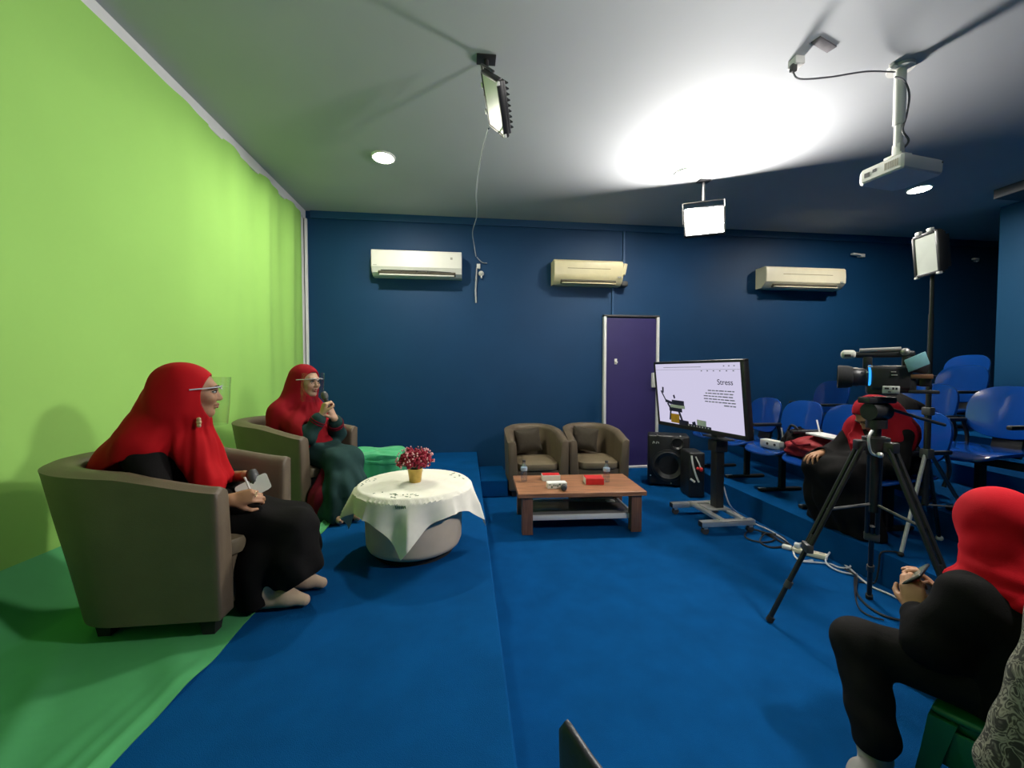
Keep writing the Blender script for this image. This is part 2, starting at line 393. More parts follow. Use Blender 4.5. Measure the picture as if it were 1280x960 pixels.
# door
d = struct('door_1', box(new(), (2.205, YB - 0.02, 1.02), (0.70, 0.04, 2.0), 0.004), DOORP)
obj('door_frame', box(box(new(), (1.835, YB - 0.03, 1.02), (0.035, 0.06, 2.04), 0.004), (2.575, YB - 0.03, 1.02), (0.035, 0.06, 2.04), 0.004), WHITE, d)
obj('door_head', box(new(), (2.205, YB - 0.03, 2.05), (0.78, 0.06, 0.025), 0.004), DGREY, d)
obj('threshold', box(new(), (2.205, YB - 0.035, 0.015), (0.70, 0.07, 0.03), 0.004), WHITE, d)
b = box(new(), (1.985, YB - 0.046, 1.44), (0.035, 0.012, 0.075), 0.004); cyl(b, (1.985, YB - 0.05, 1.43), (1.985, YB - 0.09, 1.43), 0.012)
obj('door_latch', b, WPLAST, d)
t = thing('control_box', 'white control box fixed to the right door post', 'control box', (2.545, YB - 0.06, 1.09))
obj('case', box(new(), (0.02, 0.02, 0.1), (0.15, 0.07, 0.20), 0.01), WPLAST, t)
obj('conduit', tube(new(), [(0.0, 0.045, 0.0), (0.0, 0.045, -0.35), (0.01, 0.045, -0.9)], 0.008), WPLAST, t)

# ------------------------------------------------------------------ green backdrop and floor cloth
def backdrop():
    bm = new(); ny, nz = 170, 30
    y0, y1, z0, z1 = YF + 0.05, YB - 0.12, 0.40, ZC - 0.085
    def off(y, z):
        k = min(1, max(0, (y - 2.6) / 1.6)); w = 0.35 + 0.65 * min(1, max(0, (z - 0.5) / 2.2))
        return 0.030 + k * w * (0.018 * math.sin(y * 11 + 0.5 * math.sin(z * 1.3)) + 0.010 * math.sin(y * 23 + 1.2)) * 1.15 + 0.004 * math.sin(y * 3 + z * 2)
    rows = []
    for i in range(nz + 1):
        z = z0 + (z1 - z0) * i / nz
        rows.append([Vector((XL + off(y0 + (y1 - y0) * j / ny, z), y0 + (y1 - y0) * j / ny, z)) for j in range(ny + 1)])
    back = [[Vector((XL + 0.004, p.y, p.z)) for p in r] for r in rows]
    rings = [r + list(reversed(q)) for r, q in zip(rows, back)]
    return loft(bm, rings)
tag(obj('green_backdrop', backdrop(), GWALL), 'tall yellow-green backdrop cloth hanging on the left wall', 'backdrop')
def floorcloth():
    bm = new(); ny, nx = 190, 90
    y0, y1 = -0.6, 4.55
    def edge(y): return -0.915 + 0.018 * math.sin(y * 4.1) + 0.012 * math.sin(y * 9.3 + 1) + (0.05 * max(0, 1.3 - y)) 
    rng = random.Random(3)
    up, dn = [], []
    for i in range(ny + 1):
        y = y0 + (y1 - y0) * i / ny; e = edge(y); r, r2 = [], []
        L = e - (XL + 0.03)
        for j in range(nx + 1):
            q = j / nx
            x = XL + 0.03 + L * q
            z = ZP + 0.004
            d = x - (XL + 0.03)
            z += 0.205 * max(0, 1 - d / 0.26) ** 1.6                                   # climbs the foot of the wall
            s = e - x
            calm = 1 - math.exp(-((y - 1.96) / 0.42) ** 4) * (1 if s > 0.05 else 0.5)
            calm *= 1 - math.exp(-((y - 3.3) / 0.45) ** 4)
            z += (0.028 * math.exp(-((s - 0.045) / 0.016) ** 2) + 0.018 * math.exp(-((s - 0.10) / 0.014) ** 2) + 0.013 * math.exp(-((s - 0.165) / 0.02) ** 2)) * (0.5 + 0.5 * math.sin(y * 2.3 + 1.0)) * (0.25 + 0.75 * calm)
            z += 0.016 * calm * max(0, math.sin((x * 0.8 + y) * 9 + 2 * math.sin(x * 5))) ** 3
            z += 0.03 * max(0, 1 - d / 0.5) * max(0, math.sin(y * 7 + x * 9)) ** 2 * min(1, d / 0.1)
            r.append(Vector((x, y, z))); r2.append(Vector((x, y, max(ZP + 0.0005, z - 0.003))))
        up.append(r); dn.append(r2)
    return loft(bm, [a + list(reversed(b)) for a, b in zip(up, dn)])
tag(obj('floor_cloth', floorcloth(), GCLOTH), 'green cloth spread over the stage floor beneath the armchairs', 'cloth')
def heap():
    bm = new()                     # spare cloth folded over itself in a soft block
    cx, cy, w, dp, h = -0.885, 4.02, 0.50, 0.42, 0.235
    n = 96; rings = []
    prof = [(1.03, 0.0), (1.02, 0.02), (1.0, 0.10), (0.99, 0.16), (1.05, 0.165), (1.06, 0.19), (1.02, 0.20), (1.04, 0.21), (1.03, 0.235), (0.97, 0.245), (0.80, 0.242), (0.5, 0.25), (0.02, 0.245)]; prof = [(q_, z_ * 1.05) for q_, z_ in prof]
    for k, (s, z) in enumerate(prof):
        r = []
        for i in range(n):
            a = 2 * PI * i / n; ca, sa = math.cos(a), math.sin(a); kk = (abs(ca) ** 9 + abs(sa) ** 9) ** (-1 / 9)
            wv = 1 + (0.022 * math.sin(a * 13 + 1) + 0.015 * math.sin(a * 23)) * (1 if z < 0.16 else 0.6)
            r.append(Vector((cx + w / 2 * ca * kk * s * wv, cy + dp / 2 * sa * kk * s * wv, ZP + z + (0.008 * math.sin(a * 5 + k) if z > 0.12 else 0))))
        rings.append(r)
    return loft(bm, rings)
tag(obj('folded_cloth', heap(), mat('mint_cloth', (0.05, 0.43, 0.18), 0.85, var=0.08, scale=6, sheen=0.2)), 'heap of folded green cloth on the stage behind the round table', 'cloth')

# ------------------------------------------------------------------ tub armchairs
def armchair(name, label, loc, rz):
    t = thing(name, label, 'armchair', loc, rz, 'taupe tub armchairs')
    # path of the shell in plan (centre line of the wall), facing +x
    def plan(u, back, hw):
        """u in 0..1 from right arm front round the back to left arm front"""
        fx = 0.325; sx = -0.02
        if u < 0.28: q = u / 0.28; return (fx + (sx - fx) * q, -hw, 0, -1)
        if u > 0.72: q = (1 - u) / 0.28; return (fx + (sx - fx) * q, hw, 0, 1)
        a = -PI / 2 - PI * (u - 0.28) / 0.44; ca, sa = math.cos(a), math.sin(a); p = 2.5
        k = (abs(ca) ** p + abs(sa) ** p) ** (-1 / p)
        nx, ny = -abs(ca) ** (p - 1), math.copysign(abs(sa) ** (p - 1), sa); L = math.hypot(nx, ny)
        return (sx - (back + sx) * abs(ca) * k, hw * sa * k, nx / L, ny / L)
    N = 72; rings = []
    for i in range(N + 1):
        u = i / N; e = 0.0
        tx, ty, nx, ny = plan(u, 0.44, 0.325)      # outside at the rim
        bx, by, _, _ = plan(u, 0.26, 0.310)        # outside at the bottom
        wb = math.sin(PI * min(1, max(0, (u - 0.2) / 0.6)))
        zr = 0.580 + 0.090 * math.sin(PI * u) ** 1.3; th = 0.088 + 0.045 * wb; z0 = 0.065
        pr = []
        for q, zz in ((0.0, 0.0), (0.03, 0.012), (0.35, 0.35), (0.7, 0.7), (0.9, 0.93), (0.955, 0.985)):
            pr.append((q, zz, 0.0 if q > 0.01 else 0.012))
        P = []
        for f, zz, ins in pr:
            x, y = bx + (tx - bx) * f, by + (ty - by) * f
            P.append(Vector((x - nx * ins, y - ny * ins, z0 + (zr - z0) * zz)))
        ox, oy = tx, ty
        for ins, dz in ((0.010, -0.006), (0.030, 0.004), (th * 0.5, 0.008), (th - 0.03, 0.002), (th - 0.008, -0.012), (th, -0.04), (th + 0.005, -0.12)):
            P.append(Vector((ox - nx * ins, oy - ny * ins, zr + dz)))
        ix, iy = bx + (tx - bx) * 0.35 - nx * (th + 0.01), by + (ty - by) * 0.35 - ny * (th + 0.01)
        P.append(Vector((ix, iy, 0.24))); P.append(Vector((ix, iy, z0)))
        rings.append(P)
    def inset(r, dx, f):
        c = sum(r, Vector()) / len(r)
        return [Vector((p.x + dx, c.y + (p.y - c.y) * f, c.z + (p.z - c.z) * (1 - (1 - f) * 0.22))) for p in r]
    rings = [inset(rings[0], 0.012, 0.72), inset(rings[0], 0.009, 0.90)] + rings + [inset(rings[-1], 0.009, 0.90), inset(rings[-1], 0.012, 0.72)]
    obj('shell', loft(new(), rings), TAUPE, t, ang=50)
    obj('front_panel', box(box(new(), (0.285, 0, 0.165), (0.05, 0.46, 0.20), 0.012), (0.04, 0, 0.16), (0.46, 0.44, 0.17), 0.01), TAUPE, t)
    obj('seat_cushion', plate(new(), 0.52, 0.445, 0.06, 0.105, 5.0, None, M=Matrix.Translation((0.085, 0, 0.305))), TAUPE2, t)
    for sx, sy in ((1, -1), (1, 1), (-1, -1), (-1, 1)):
        x = 0.27 if sx > 0 else -0.13; y = sy * (0.255 if sx > 0 else 0.22)
        obj('leg', loft(new(), [[Vector((x + a * q, y + b * q, z)) for a, b in ((-1, -1), (1, -1), (1, 1), (-1, 1))] for q, z in ((0.022, 0.0), (0.030, 0.07))]), BMATTE, t, smooth=False)
    return t
ARM_NEAR = armchair('tub_armchair', 'taupe tub armchair at the left front, seating the woman in black', (-1.285, 1.925, ZP + 0.004), math.radians(0))
ARM_FAR = armchair('tub_armchair', 'taupe tub armchair seating the woman who holds a microphone to her mouth', (-1.34, 3.245, ZP + 0.004), math.radians(-20))
armchair('tub_armchair', 'empty taupe tub armchair beside the carpeted step, left of the back pair', (0.745, 4.335, 0), math.radians(-90))
armchair('tub_armchair', 'empty taupe tub armchair in front of the purple door, right of the back pair', (1.425, 4.335, 0), math.radians(-95))
def pillow(loc, rz, label, roll):
    bm = plate(new(), 0.31, 0.28, 0.012, 0.12, 16.0, lambda x, y: 0)
    for v in bm.verts:
        ex, ey = abs(v.co.x) / 0.155, abs(v.co.y) / 0.14; v.co.x *= 1 - 0.09 * (1 - ey ** 2) * ex; v.co.y *= 1 - 0.09 * (1 - ex ** 2) * ey
    bmesh.ops.transform(bm, matrix=RM(PI / 2 - 0.30, 0, 0) @ RM(0, 0, roll), verts=bm.verts)
    for v in bm.verts: pass
    o = obj('scatter_pillow', bm, PILLOW); o.location = loc; o.rotation_euler = (0, 0, rz)
    tag(o, label, 'pillow', 'brown scatter pillows')
pillow((0.70, 4.44, 0.515), math.radians(4), 'dark brown square pillow in the back armchair beside the carpeted step', 0.10)
pillow((1.37, 4.44, 0.52), math.radians(-10), 'dark brown square pillow in the back armchair before the purple door', -0.14)

# ------------------------------------------------------------------ round table, cloth, flowers
TC = Vector((-0.307, 2.345, ZP))
t = thing('drum_table', 'round beige upholstered drum table under a white cloth on the stage', 'table', TC)
obj('drum', lathe(new(), [(0.02, 0.03), (0.235, 0.03), (0.262, 0.045), (0.272, 0.07), (0.276, 0.2), (0.285, 0.33), (0.30, 0.365), (0.298, 0.382), (0.285, 0.388), (0.02, 0.388)], 64), DRUM, t)
obj('plinth', lathe(new(), [(0.02, 0.0), (0.225, 0.0), (0.225, 0.035), (0.02, 0.035)], 48), BMATTE, t)
def cloth_pt(a, b):
    R = 0.306; r = math.hypot(a, b); ph = math.atan2(b, a)
    if r <= R: return Vector((a, b, 0.392 + 0.0012 * math.sin(a * 40) * math.sin(b * 37)))
    h = r - R; bend = 0.025
    if h < bend: rr = R + 0.016 * math.sin(h / bend * PI / 2); z = 0.392 - 0.016 * (1 - math.cos(h / bend * PI / 2))
    else:
        k = min(1, (h - bend) / 0.12)
        wv = 0.020 * (1 - 2 * abs(math.sin(ph * 4.5 + 0.6)) ** 0.8) + 0.010 * math.sin(ph * 13 + 2.0)
        rr = R + 0.018 + (h - bend) * 0.27 + wv * k + 0.010; z = 0.376 - (h - bend) * 0.955
    return Vector((rr * math.cos(ph), rr * math.sin(ph), z))
def tcloth():
    bm = new(); n = 96; L = 0.845; rot = math.radians(43)
    cr, sr = math.cos(rot), math.sin(rot)
    g = []
    for i in range(n + 1):
        r = []
        for j in range(n + 1):
            x, y = (i / n - 0.5) * L, (j / n - 0.5) * L
            r.append(cloth_pt(x * cr - y * sr, x * sr + y * cr))
        g.append(r)
    vs = [[bm.verts.new(p) for p in r] for r in g]
    for i in range(n):
        for j in range(n): bm.faces.new((vs[i][j], vs[i + 1][j], vs[i + 1][j + 1], vs[i][j + 1]))
    bmesh.ops.recalc_face_normals(bm, faces=bm.faces)
    bmesh.ops.solidify(bm, geom=bm.faces[:], thickness=-0.002)
    return bm
tc = tag(obj('tablecloth', tcloth(), LINEN), 'square white cloth draped over the round drum table', 'tablecloth'); tc.location = TC
bm = new(); rng = random.Random(5)
for ph, n in ((-95, 11), (-115, 5), (175, 9), (20, 10), (100, 5)):
    for k in range(n):
        a = math.radians(ph + rng.uniform(-17, 17)); r = rng.uniform(0.235, 0.295)
        box(bm, (r * math.cos(a), r * math.sin(a), 0.3955), (rng.uniform(0.008, 0.020), 0.006, 0.001), 0, rot=(0, 0, rng.uniform(0, 3)))
for k in range(6):
    a = -1.72 + k * 0.028; q = cloth_pt(0.345 * math.cos(a), 0.345 * math.sin(a)); q = q + Vector((q.x, q.y, 0)).normalized() * 0.004
    tube(bm, [q + Vector((0, 0, 0.006)), q + Vector((0.004, 0, -0.010))], 0.003, 5)
obj('embroidery_pattern', bm, GCARD, tc, smooth=False)['kind'] = 'stuff'
t = thing('flower_pot', 'small gold pot of dark red flowers on the white tablecloth', 'flower pot', TC + Vector((0.005, -0.0, 0.394)))
obj('pot', lathe(new(), [(0.002, 0.0), (0.032, 0.0), (0.034, 0.004), (0.043, 0.075), (0.045, 0.082), (0.040, 0.082), (0.036, 0.06), (0.002, 0.06)], 32), GOLD, t)
bm, bp, bs = new(), new(), new()
for k in range(420):
    a = rng.uniform(0, 2 * PI); z = rng.uniform(-0.35, 1); q = math.sqrt(1 - z * z) if z < 1 else 0; R = rng.uniform(0.55, 1.0)
    c = Vector((0.098 * q * math.cos(a) * R, 0.098 * q * math.sin(a) * R, 0.125 + 0.075 * z * R))
    if k % 5 == 0:
        c = Vector((c.x * 1.12 / R, c.y * 1.12 / R, 0.125 + (c.z - 0.125) * 1.12 / R)); ball(bp, c, rng.uniform(0.0036, 0.0058), 8)
    else: ball(bm, c, (rng.uniform(0.008, 0.013), rng.uniform(0.008, 0.013), rng.uniform(0.005, 0.009)), 8, (rng.uniform(0, 3), rng.uniform(0, 3), 0))
    if k % 6 == 0: tube(bs, [(0, 0, 0.06), (c.x * 0.5, c.y * 0.5, 0.09), tuple(c)], 0.0015, 5)
for o_ in (obj('red_blossoms', bm, BERRY, t), obj('pink_buds', bp, PINK, t), obj('stems', bs, GCARD, t)): o_['kind'] = 'stuff'

# ------------------------------------------------------------------ coffee table and what stands on it
CT = Vector((0.935, 3.30, 0))
t = thing('coffee_table', 'low reddish wood coffee table with a white framed shelf', 'coffee table', CT, math.radians(-2.5))
obj('table_top', box(new(), (0, 0, 0.318), (1.045, 0.56, 0.036), 0.004), WOOD, t, smooth=False)
for sx in (-1, 1):
    for sy in (-1, 1): obj('leg', box(new(), (sx * 0.445, sy * 0.225, 0.15), (0.085, 0.075, 0.30), 0.003), WOOD2, t, smooth=False)
obj('back_panel', box(new(), (0.20, 0.225, 0.215), (0.42, 0.018, 0.17), 0.002), mat('dark_red_wood', (0.07, 0.018, 0.014), 0.5, var=0.2), t, smooth=False)
sf = box(box(new(), (0, -0.20, 0.115), (0.90, 0.022, 0.04), 0.003), (0, 0.20, 0.115), (0.90, 0.022, 0.04), 0.003)
box(box(sf, (-0.44, 0, 0.115), (0.022, 0.40, 0.04), 0.003), (0.44, 0, 0.115), (0.022, 0.40, 0.04), 0.003)
obj('shelf_frame', sf, WHITE, t); obj('shelf_panel', box(new(), (0, 0, 0.125), (0.86, 0.38, 0.008), 0.001), SGLASS, t)
tag(obj('note_card', box(new(), (1.29, 3.40, 0.1335), (0.075, 0.055, 0.009), 0.002), PAPER), 'small white card lying on the coffee table shelf', 'card')
ZT = 0.337
def carton(name, label, c, s, rz, side, top, extra=None, group=None):
    t = thing(name, label, 'tissue box', (c[0], c[1], ZT), rz, group)
    obj('box', box(new(), (0, 0, s[2] / 2), s, 0.004), side, t, smooth=False)
    obj('lid_panel', box(new(), (0, 0, s[2] + 0.0008), (s[0] - 0.008, s[1] - 0.008, 0.002)), top, t, smooth=False)
    if extra: extra(t, s)
    return t
def printed(t, s):
    bm = new(); r = random.Random(2)
    for k in range(9): box(bm, (-s[0] / 2 + 0.02 + k * 0.0165, -s[1] / 2 - 0.0006, r.uniform(0.014, 0.036)), (r.uniform(0.006, 0.016), 0.0012, r.uniform(0.006, 0.020)))
    obj('printed_pattern', bm, GCARD, t, smooth=False)
def whiteend(t, s):
    obj('end_panel', box(new(), (-s[0] / 2 - 0.0006, 0, s[2] / 2), (0.0012, s[1] - 0.006, s[2] - 0.006)), WCARD, t, smooth=False)
p = pz(690, 602, ZT); q = pz(693, 608, ZT); carton('tissue_box', 'red topped tissue box behind the white printed box', (p.x + 0.0, p.y + 0.055), (0.16, 0.09, 0.052), math.radians(-3), WCARD, REDC)
carton('tissue_box', 'white tissue box with green print in front of a red topped box', (q.x + 0.01, q.y - 0.035), (0.165, 0.07, 0.047), math.radians(-1), WCARD, PAPER, printed)
p = pz(742, 604, ZT); carton('tissue_box', 'red tissue box with white end beside the right water bottle', (p.x, p.y), (0.155, 0.11, 0.056), math.radians(-6), REDC, REDC, whiteend)
def bottle(p, label):
    t = thing('water_bottle', label, 'bottle', (p.x, p.y, ZT), 0, 'clear water bottles')
    obj('bottle_body', lathe(new(), [(0.002, 0.0), (0.026, 0.0), (0.029, 0.006), (0.029, 0.05), (0.0275, 0.056), (0.029, 0.062), (0.029, 0.105), (0.027, 0.118), (0.018, 0.145), (0.012, 0.160), (0.012, 0.170), (0.002, 0.170)], 24), BOTTLE, t)
    obj('paper_sleeve', lathe(new(), [(0.0293, 0.092), (0.0297, 0.093), (0.0297, 0.122), (0.0293, 0.123)], 24), mat('pale_sleeve', (0.38, 0.48, 0.60), 0.5), t)
    obj('cap', lathe(new(), [(0.002, 0.168), (0.014, 0.168), (0.014, 0.184), (0.002, 0.186)], 20), DGREY, t)
bottle(pz(655, 601, ZT), 'clear water bottle at the left end of the coffee table')
bottle(pz(758, 602, ZT), 'clear water bottle next to the red tissue box')
def microphone(name, label, a, b, r=0.017):
    a, b = Vector(a), Vector(b); u, v, d = frame_of(b - a); L = (b - a).length
    M = Matrix.Translation(a) @ Matrix((u, v, d)).transposed().to_4x4()
    t = thing(name, label, 'microphone', a)
    M = Matrix.Translation(-a) @ M
    def put(nm, bm, m):
        bmesh.ops.transform(bm, matrix=M, verts=bm.verts); return obj(nm, bm, m, t)
    put('handle', lathe(new(), [(0.002, 0), (0.011, 0), (0.0125, 0.006), (0.015, L * 0.55), (0.017, L - 0.062), (0.002, L - 0.062)], 20), BPLAST)
    put('grille', lathe(new(), [(0.002, L - 0.062), (0.019, L - 0.060), (0.0255, L - 0.045), (0.026, L - 0.025), (0.020, L - 0.006), (0.002, L)], 20), DGREY)
    put('collar', lathe(new(), [(0.017, L - 0.068), (0.0195, L - 0.066), (0.0195, L - 0.058), (0.017, L - 0.056)], 20), DSTEEL)
    return t
q = pz(704, 610, ZT + 0.026); microphone('microphone', 'black microphone lying on the coffee table with its head forward', (q.x + 0.06, q.y + 0.19, ZT + 0.02), (q.x, q.y - 0.02, ZT + 0.0265))
# ------------------------------------------------------------------ television on its stand
TVW, TVH = 1.048, 0.625
TVZ = math.radians(-79.3); TVX = math.radians(6.5)
t = thing('television', 'large flat screen on a wheeled stand showing a slide headed Stress', 'television', (2.04, 3.237, 0.778), TVZ)
t.rotation_euler = (TVX, 0, TVZ)
obj('bezel', box(box(box(box(new(), (0, 0, TVH - 0.011), (TVW, 0.05, 0.022), 0.004), (0, 0, 0.018), (TVW, 0.05, 0.036), 0.004), (-TVW / 2 + 0.011, 0, TVH / 2), (0.022, 0.05, TVH), 0.004), (TVW / 2 - 0.018, 0, TVH / 2), (0.036, 0.05, TVH), 0.004), BPLAST, t)
obj('back_shell', box(box(new(), (0, 0.02, TVH / 2), (TVW - 0.02, 0.04, TVH - 0.02), 0.01), (0, 0.05, TVH / 2), (0.5, 0.05, 0.4), 0.015), BPLAST, t)
disp = obj('display', box(new(), (-0.007, -0.012, TVH / 2 + 0.007), (TVW - 0.050, 0.012, TVH - 0.05)), SCREEN, t, smooth=False)
SX0, SX1, SZ0, SZ1 = -0.5, 0.485, 0.037, TVH - 0.023
def sp(fx, fz): return (SX0 + (SX1 - SX0) * fx, SZ0 + (SZ1 - SZ0) * fz)
YS = -0.0192
INK = mat('slide_ink', (0.03, 0.03, 0.08), 0.6); INKL = mat('slide_grey_ink', (0.34, 0.33, 0.44), 0.6)
bm = text_bm('Stress', 0.064, 0.0006); x, z = sp(0.845, 0.72)
bmesh.ops.transform(bm, matrix=Matrix.Translation((x, YS, z)) @ RM(PI / 2, 0, 0), verts=bm.verts)
obj('heading_text', bm, INK, disp, smooth=False)
bm = new(); r = random.Random(9)
for i, (a, bnd) in enumerate(((0.66, 0.93), (0.63, 0.93), (0.61, 0.93), (0.61, 0.935), (0.62, 0.935), (0.82, 0.935))):
    x = a
    while x < bnd - 0.012:
        w = min(r.uniform(0.02, 0.055), bnd - x); px_, pz_ = sp(x + w / 2, 0.595 - i * 0.042)
        box(bm, (px_, YS, pz_), (w * (SX1 - SX0), 0.001, 0.0085)); x += w + 0.008
obj('paragraph_lines', bm, INKL, disp, smooth=False)
def seg(bm, a, b_, w):
    a, b_ = Vector((sp(*a)[0], YS, sp(*a)[1])), Vector((sp(*b_)[0], YS, sp(*b_)[1])); d = b_ - a
    box(bm, (a + b_) / 2, (d.length + w * 0.5, 0.001, w), 0, rot=(0, -math.atan2(d.z, d.x), 0))
bm = new()
seg(bm, (0.055, 0.54), (0.115, 0.38), 0.014); seg(bm, (0.115, 0.375), (0.19, 0.345), 0.028); seg(bm, (0.21, 0.36), (0.35, 0.355), 0.045)
seg(bm, (0.14, 0.33), (0.175, 0.25), 0.02); seg(bm, (0.165, 0.24), (0.32, 0.235), 0.036); seg(bm, (0.175, 0.22), (0.155, 0.06), 0.020); seg(bm, (0.285, 0.22), (0.325, 0.05), 0.024)
seg(bm, (0.29, 0.035), (0.39, 0.03), 0.05); seg(bm, (0.085, 0.60), (0.080, 0.52), 0.022); seg(bm, (0.232, 0.475), (0.240, 0.435), 0.02); seg(bm, (0.46, 0.04), (0.48, 0.05), 0.04)
obj('illustration_black', bm, INK, disp, smooth=False)
bm = new(); seg(bm, (0.19, 0.09), (0.265, 0.09), 0.085); obj('illustration_yellow', bm, mat('slide_yellow', (0.75, 0.38, 0.03), 0.6), disp, smooth=False)
bm = new(); seg(bm, (0.18, 0.292), (0.36, 0.292), 0.03); obj('illustration_shirt', bm, mat('slide_pale', (0.70, 0.78, 0.70), 0.6), disp, smooth=False); bm = new(); seg(bm, (0.52, 0.08), (0.60, 0.075), 0.05); obj('illustration_cushion', bm, mat('slide_pale', (0.70, 0.78, 0.70), 0.6), disp, smooth=False)
bm = new(); seg(bm, (0.36, 0.012), (0.66, 0.012), 0.026); obj('task_bar', bm, INK, disp, smooth=False)
bm = new()
for k in range(8): seg(bm, (0.40 + k * 0.033, 0.014), (0.408 + k * 0.033, 0.014), 0.010)
for o_ in bm.verts: o_.co.y -= 0.001
obj('task_icons', bm, PAPER, disp, smooth=False)
bm = new(); seg(bm, (0.12, 0.945), (0.6, 0.945), 0.004); seg(bm, (0.0, 0.905), (1, 0.905), 0.002)
for k in range(6): seg(bm, (0.60 + k * 0.066, 0.885), (0.610 + k * 0.066, 0.885), 0.008)
for k in range(3): seg(bm, (0.84 + k * 0.05, 0.955), (0.850 + k * 0.05, 0.955), 0.007)
obj('browser_bar', bm, INKL, disp, smooth=False)
SB = Vector((2.175, 3.15, 0))
t = thing('television_stand', 'wheeled steel stand with a black column carrying the large screen', 'stand', SB)
obj('column', box(box(new(), (0.0, 0.03, 0.50), (0.075, 0.085, 0.80), 0.008), (0.0, 0.03, 0.66), (0.11, 0.12, 0.10), 0.008), BPLAST, t)
obj('collar', box(new(), (0.0, 0.03, 0.73), (0.10, 0.30, 0.014), 0.004), DGREY, t)
obj('mount_plate', box(box(new(), (-0.038, 0.08, 1.06), (0.04, 0.40, 0.32), 0.006), (0.015, 0.03, 0.98), (0.07, 0.06, 0.36), 0.006), BPLAST, t)
for yy in (0.215, -0.235):
    obj('foot_bar', box(new(), (-0.09, yy, 0.085), (0.46, 0.055, 0.045), 0.006), STEEL, t)
    obj('end_cap', box(new(), (-0.322, yy, 0.085), (0.006, 0.05, 0.04), 0.004), BPLAST, t)
for xx in (-0.13, 0.06): obj('cross_bar', box(new(), (xx, -0.01, 0.100), (0.05, 0.46, 0.030), 0.006), STEEL, t)
obj('base_plate', box(new(), (-0.02, 0.03, 0.118), (0.20, 0.16, 0.012), 0.004), STEEL, t)
for xx in (-0.28, 0.11):
    for yy in (0.215, -0.235):
        b = cyl(new(), (xx, yy - 0.013, 0.028), (xx, yy + 0.013, 0.028), 0.028, seg=18)
        w = obj('caster', b, DGREY, t); b = box(new(), (xx, yy, 0.054), (0.03, 0.036, 0.022), 0.004); obj('caster_fork', b, STEEL, w)

# ------------------------------------------------------------------ loudspeaker and case by the riser
t = thing('loudspeaker', 'black loudspeaker standing on the carpet left of the screen', 'loudspeaker', (2.26, 4.17, 0), math.radians(-24))
obj('cabinet', box(new(), (0, 0.13, 0.30), (0.44, 0.26, 0.57), 0.025, 3), BPLAST, t)
def coner(r): return [(0.002, 0.0), (r * 0.25, 0.008), (r * 0.33, 0.0), (r * 0.80, 0.030), (r * 0.90, 0.038), (r, 0.030), (r * 1.08, 0.032), (r * 1.10, 0.02)]
def driver(nm, c, r):
    bm = lathe(new(), coner(r), 40); bmesh.ops.transform(bm, matrix=Matrix.Translation(c) @ RM(PI / 2, 0, 0), verts=bm.verts); return obj(nm, bm, mat('speaker_cone', (0.022, 0.022, 0.023), 0.45, var=0.15), t)
driver('woofer', (0.0, 0.02, 0.245), 0.165); driver('tweeter', (0.09, 0.02, 0.50), 0.07)
bm = new()
for k, (dx, hh) in enumerate(((-0.165, 0.03), (-0.15, 0.022), (-0.128, 0.026), (-0.108, 0.020))): box(bm, (dx, -0.003, 0.50), (0.008, 0.004, hh), 0, rot=(0, 0.3 * (-1) ** k, 0))
obj('badge', bm, WPLAST, t, smooth=False)
for sx in (-1, 1): obj('port', cyl(new(), (sx * 0.16, -0.002, 0.07), (sx * 0.16, 0.03, 0.07), 0.035, seg=20), BMATTE, t)
bm = new()
for p in ((-0.12, 0.585), (0.12, 0.585), (0.03, 0.045), (-0.19, 0.12)): ball(bm, (p[0], 0.0, p[1]), 0.008, 8)
obj('screw_heads', bm, STEEL, t)
bm = new()
for sx in (-1, 1):
    for yy in (0.03, 0.22): cyl(bm, (sx * 0.18, yy, 0), (sx * 0.18, yy, 0.02), 0.02)
obj('rubber_feet', bm, BMATTE, t)
t = thing('equipment_case', 'black equipment case with pale cables between loudspeaker and screen', 'case', (2.38, 3.90, 0), math.radians(-10))
obj('case_body', box(new(), (0.0, 0.0, 0.235), (0.16, 0.26, 0.47), 0.02, 3), BPLAST, t)
obj('pale_cable', tube(new(), [(-0.06, -0.135, 0.44), (-0.05, -0.15, 0.34), (-0.02, -0.15, 0.24), (0.01, -0.15, 0.17)], 0.010, 8, 6), WPLAST, t)
obj('thin_cable', tube(new(), [(-0.02, -0.135, 0.43), (0.01, -0.15, 0.36), (0.03, -0.15, 0.30)], 0.007, 8, 6), WPLAST, t)
obj('red_plug', ball(ball(new(), (0.03, -0.15, 0.30), (0.022, 0.018, 0.025), 10), (0.0, -0.15, 0.31), (0.02, 0.016, 0.018), 10), REDC, t)
obj('white_plug', tube(new(), [(-0.07, -0.14, 0.20), (-0.03, -0.15, 0.17)], 0.011), WPLAST, t)

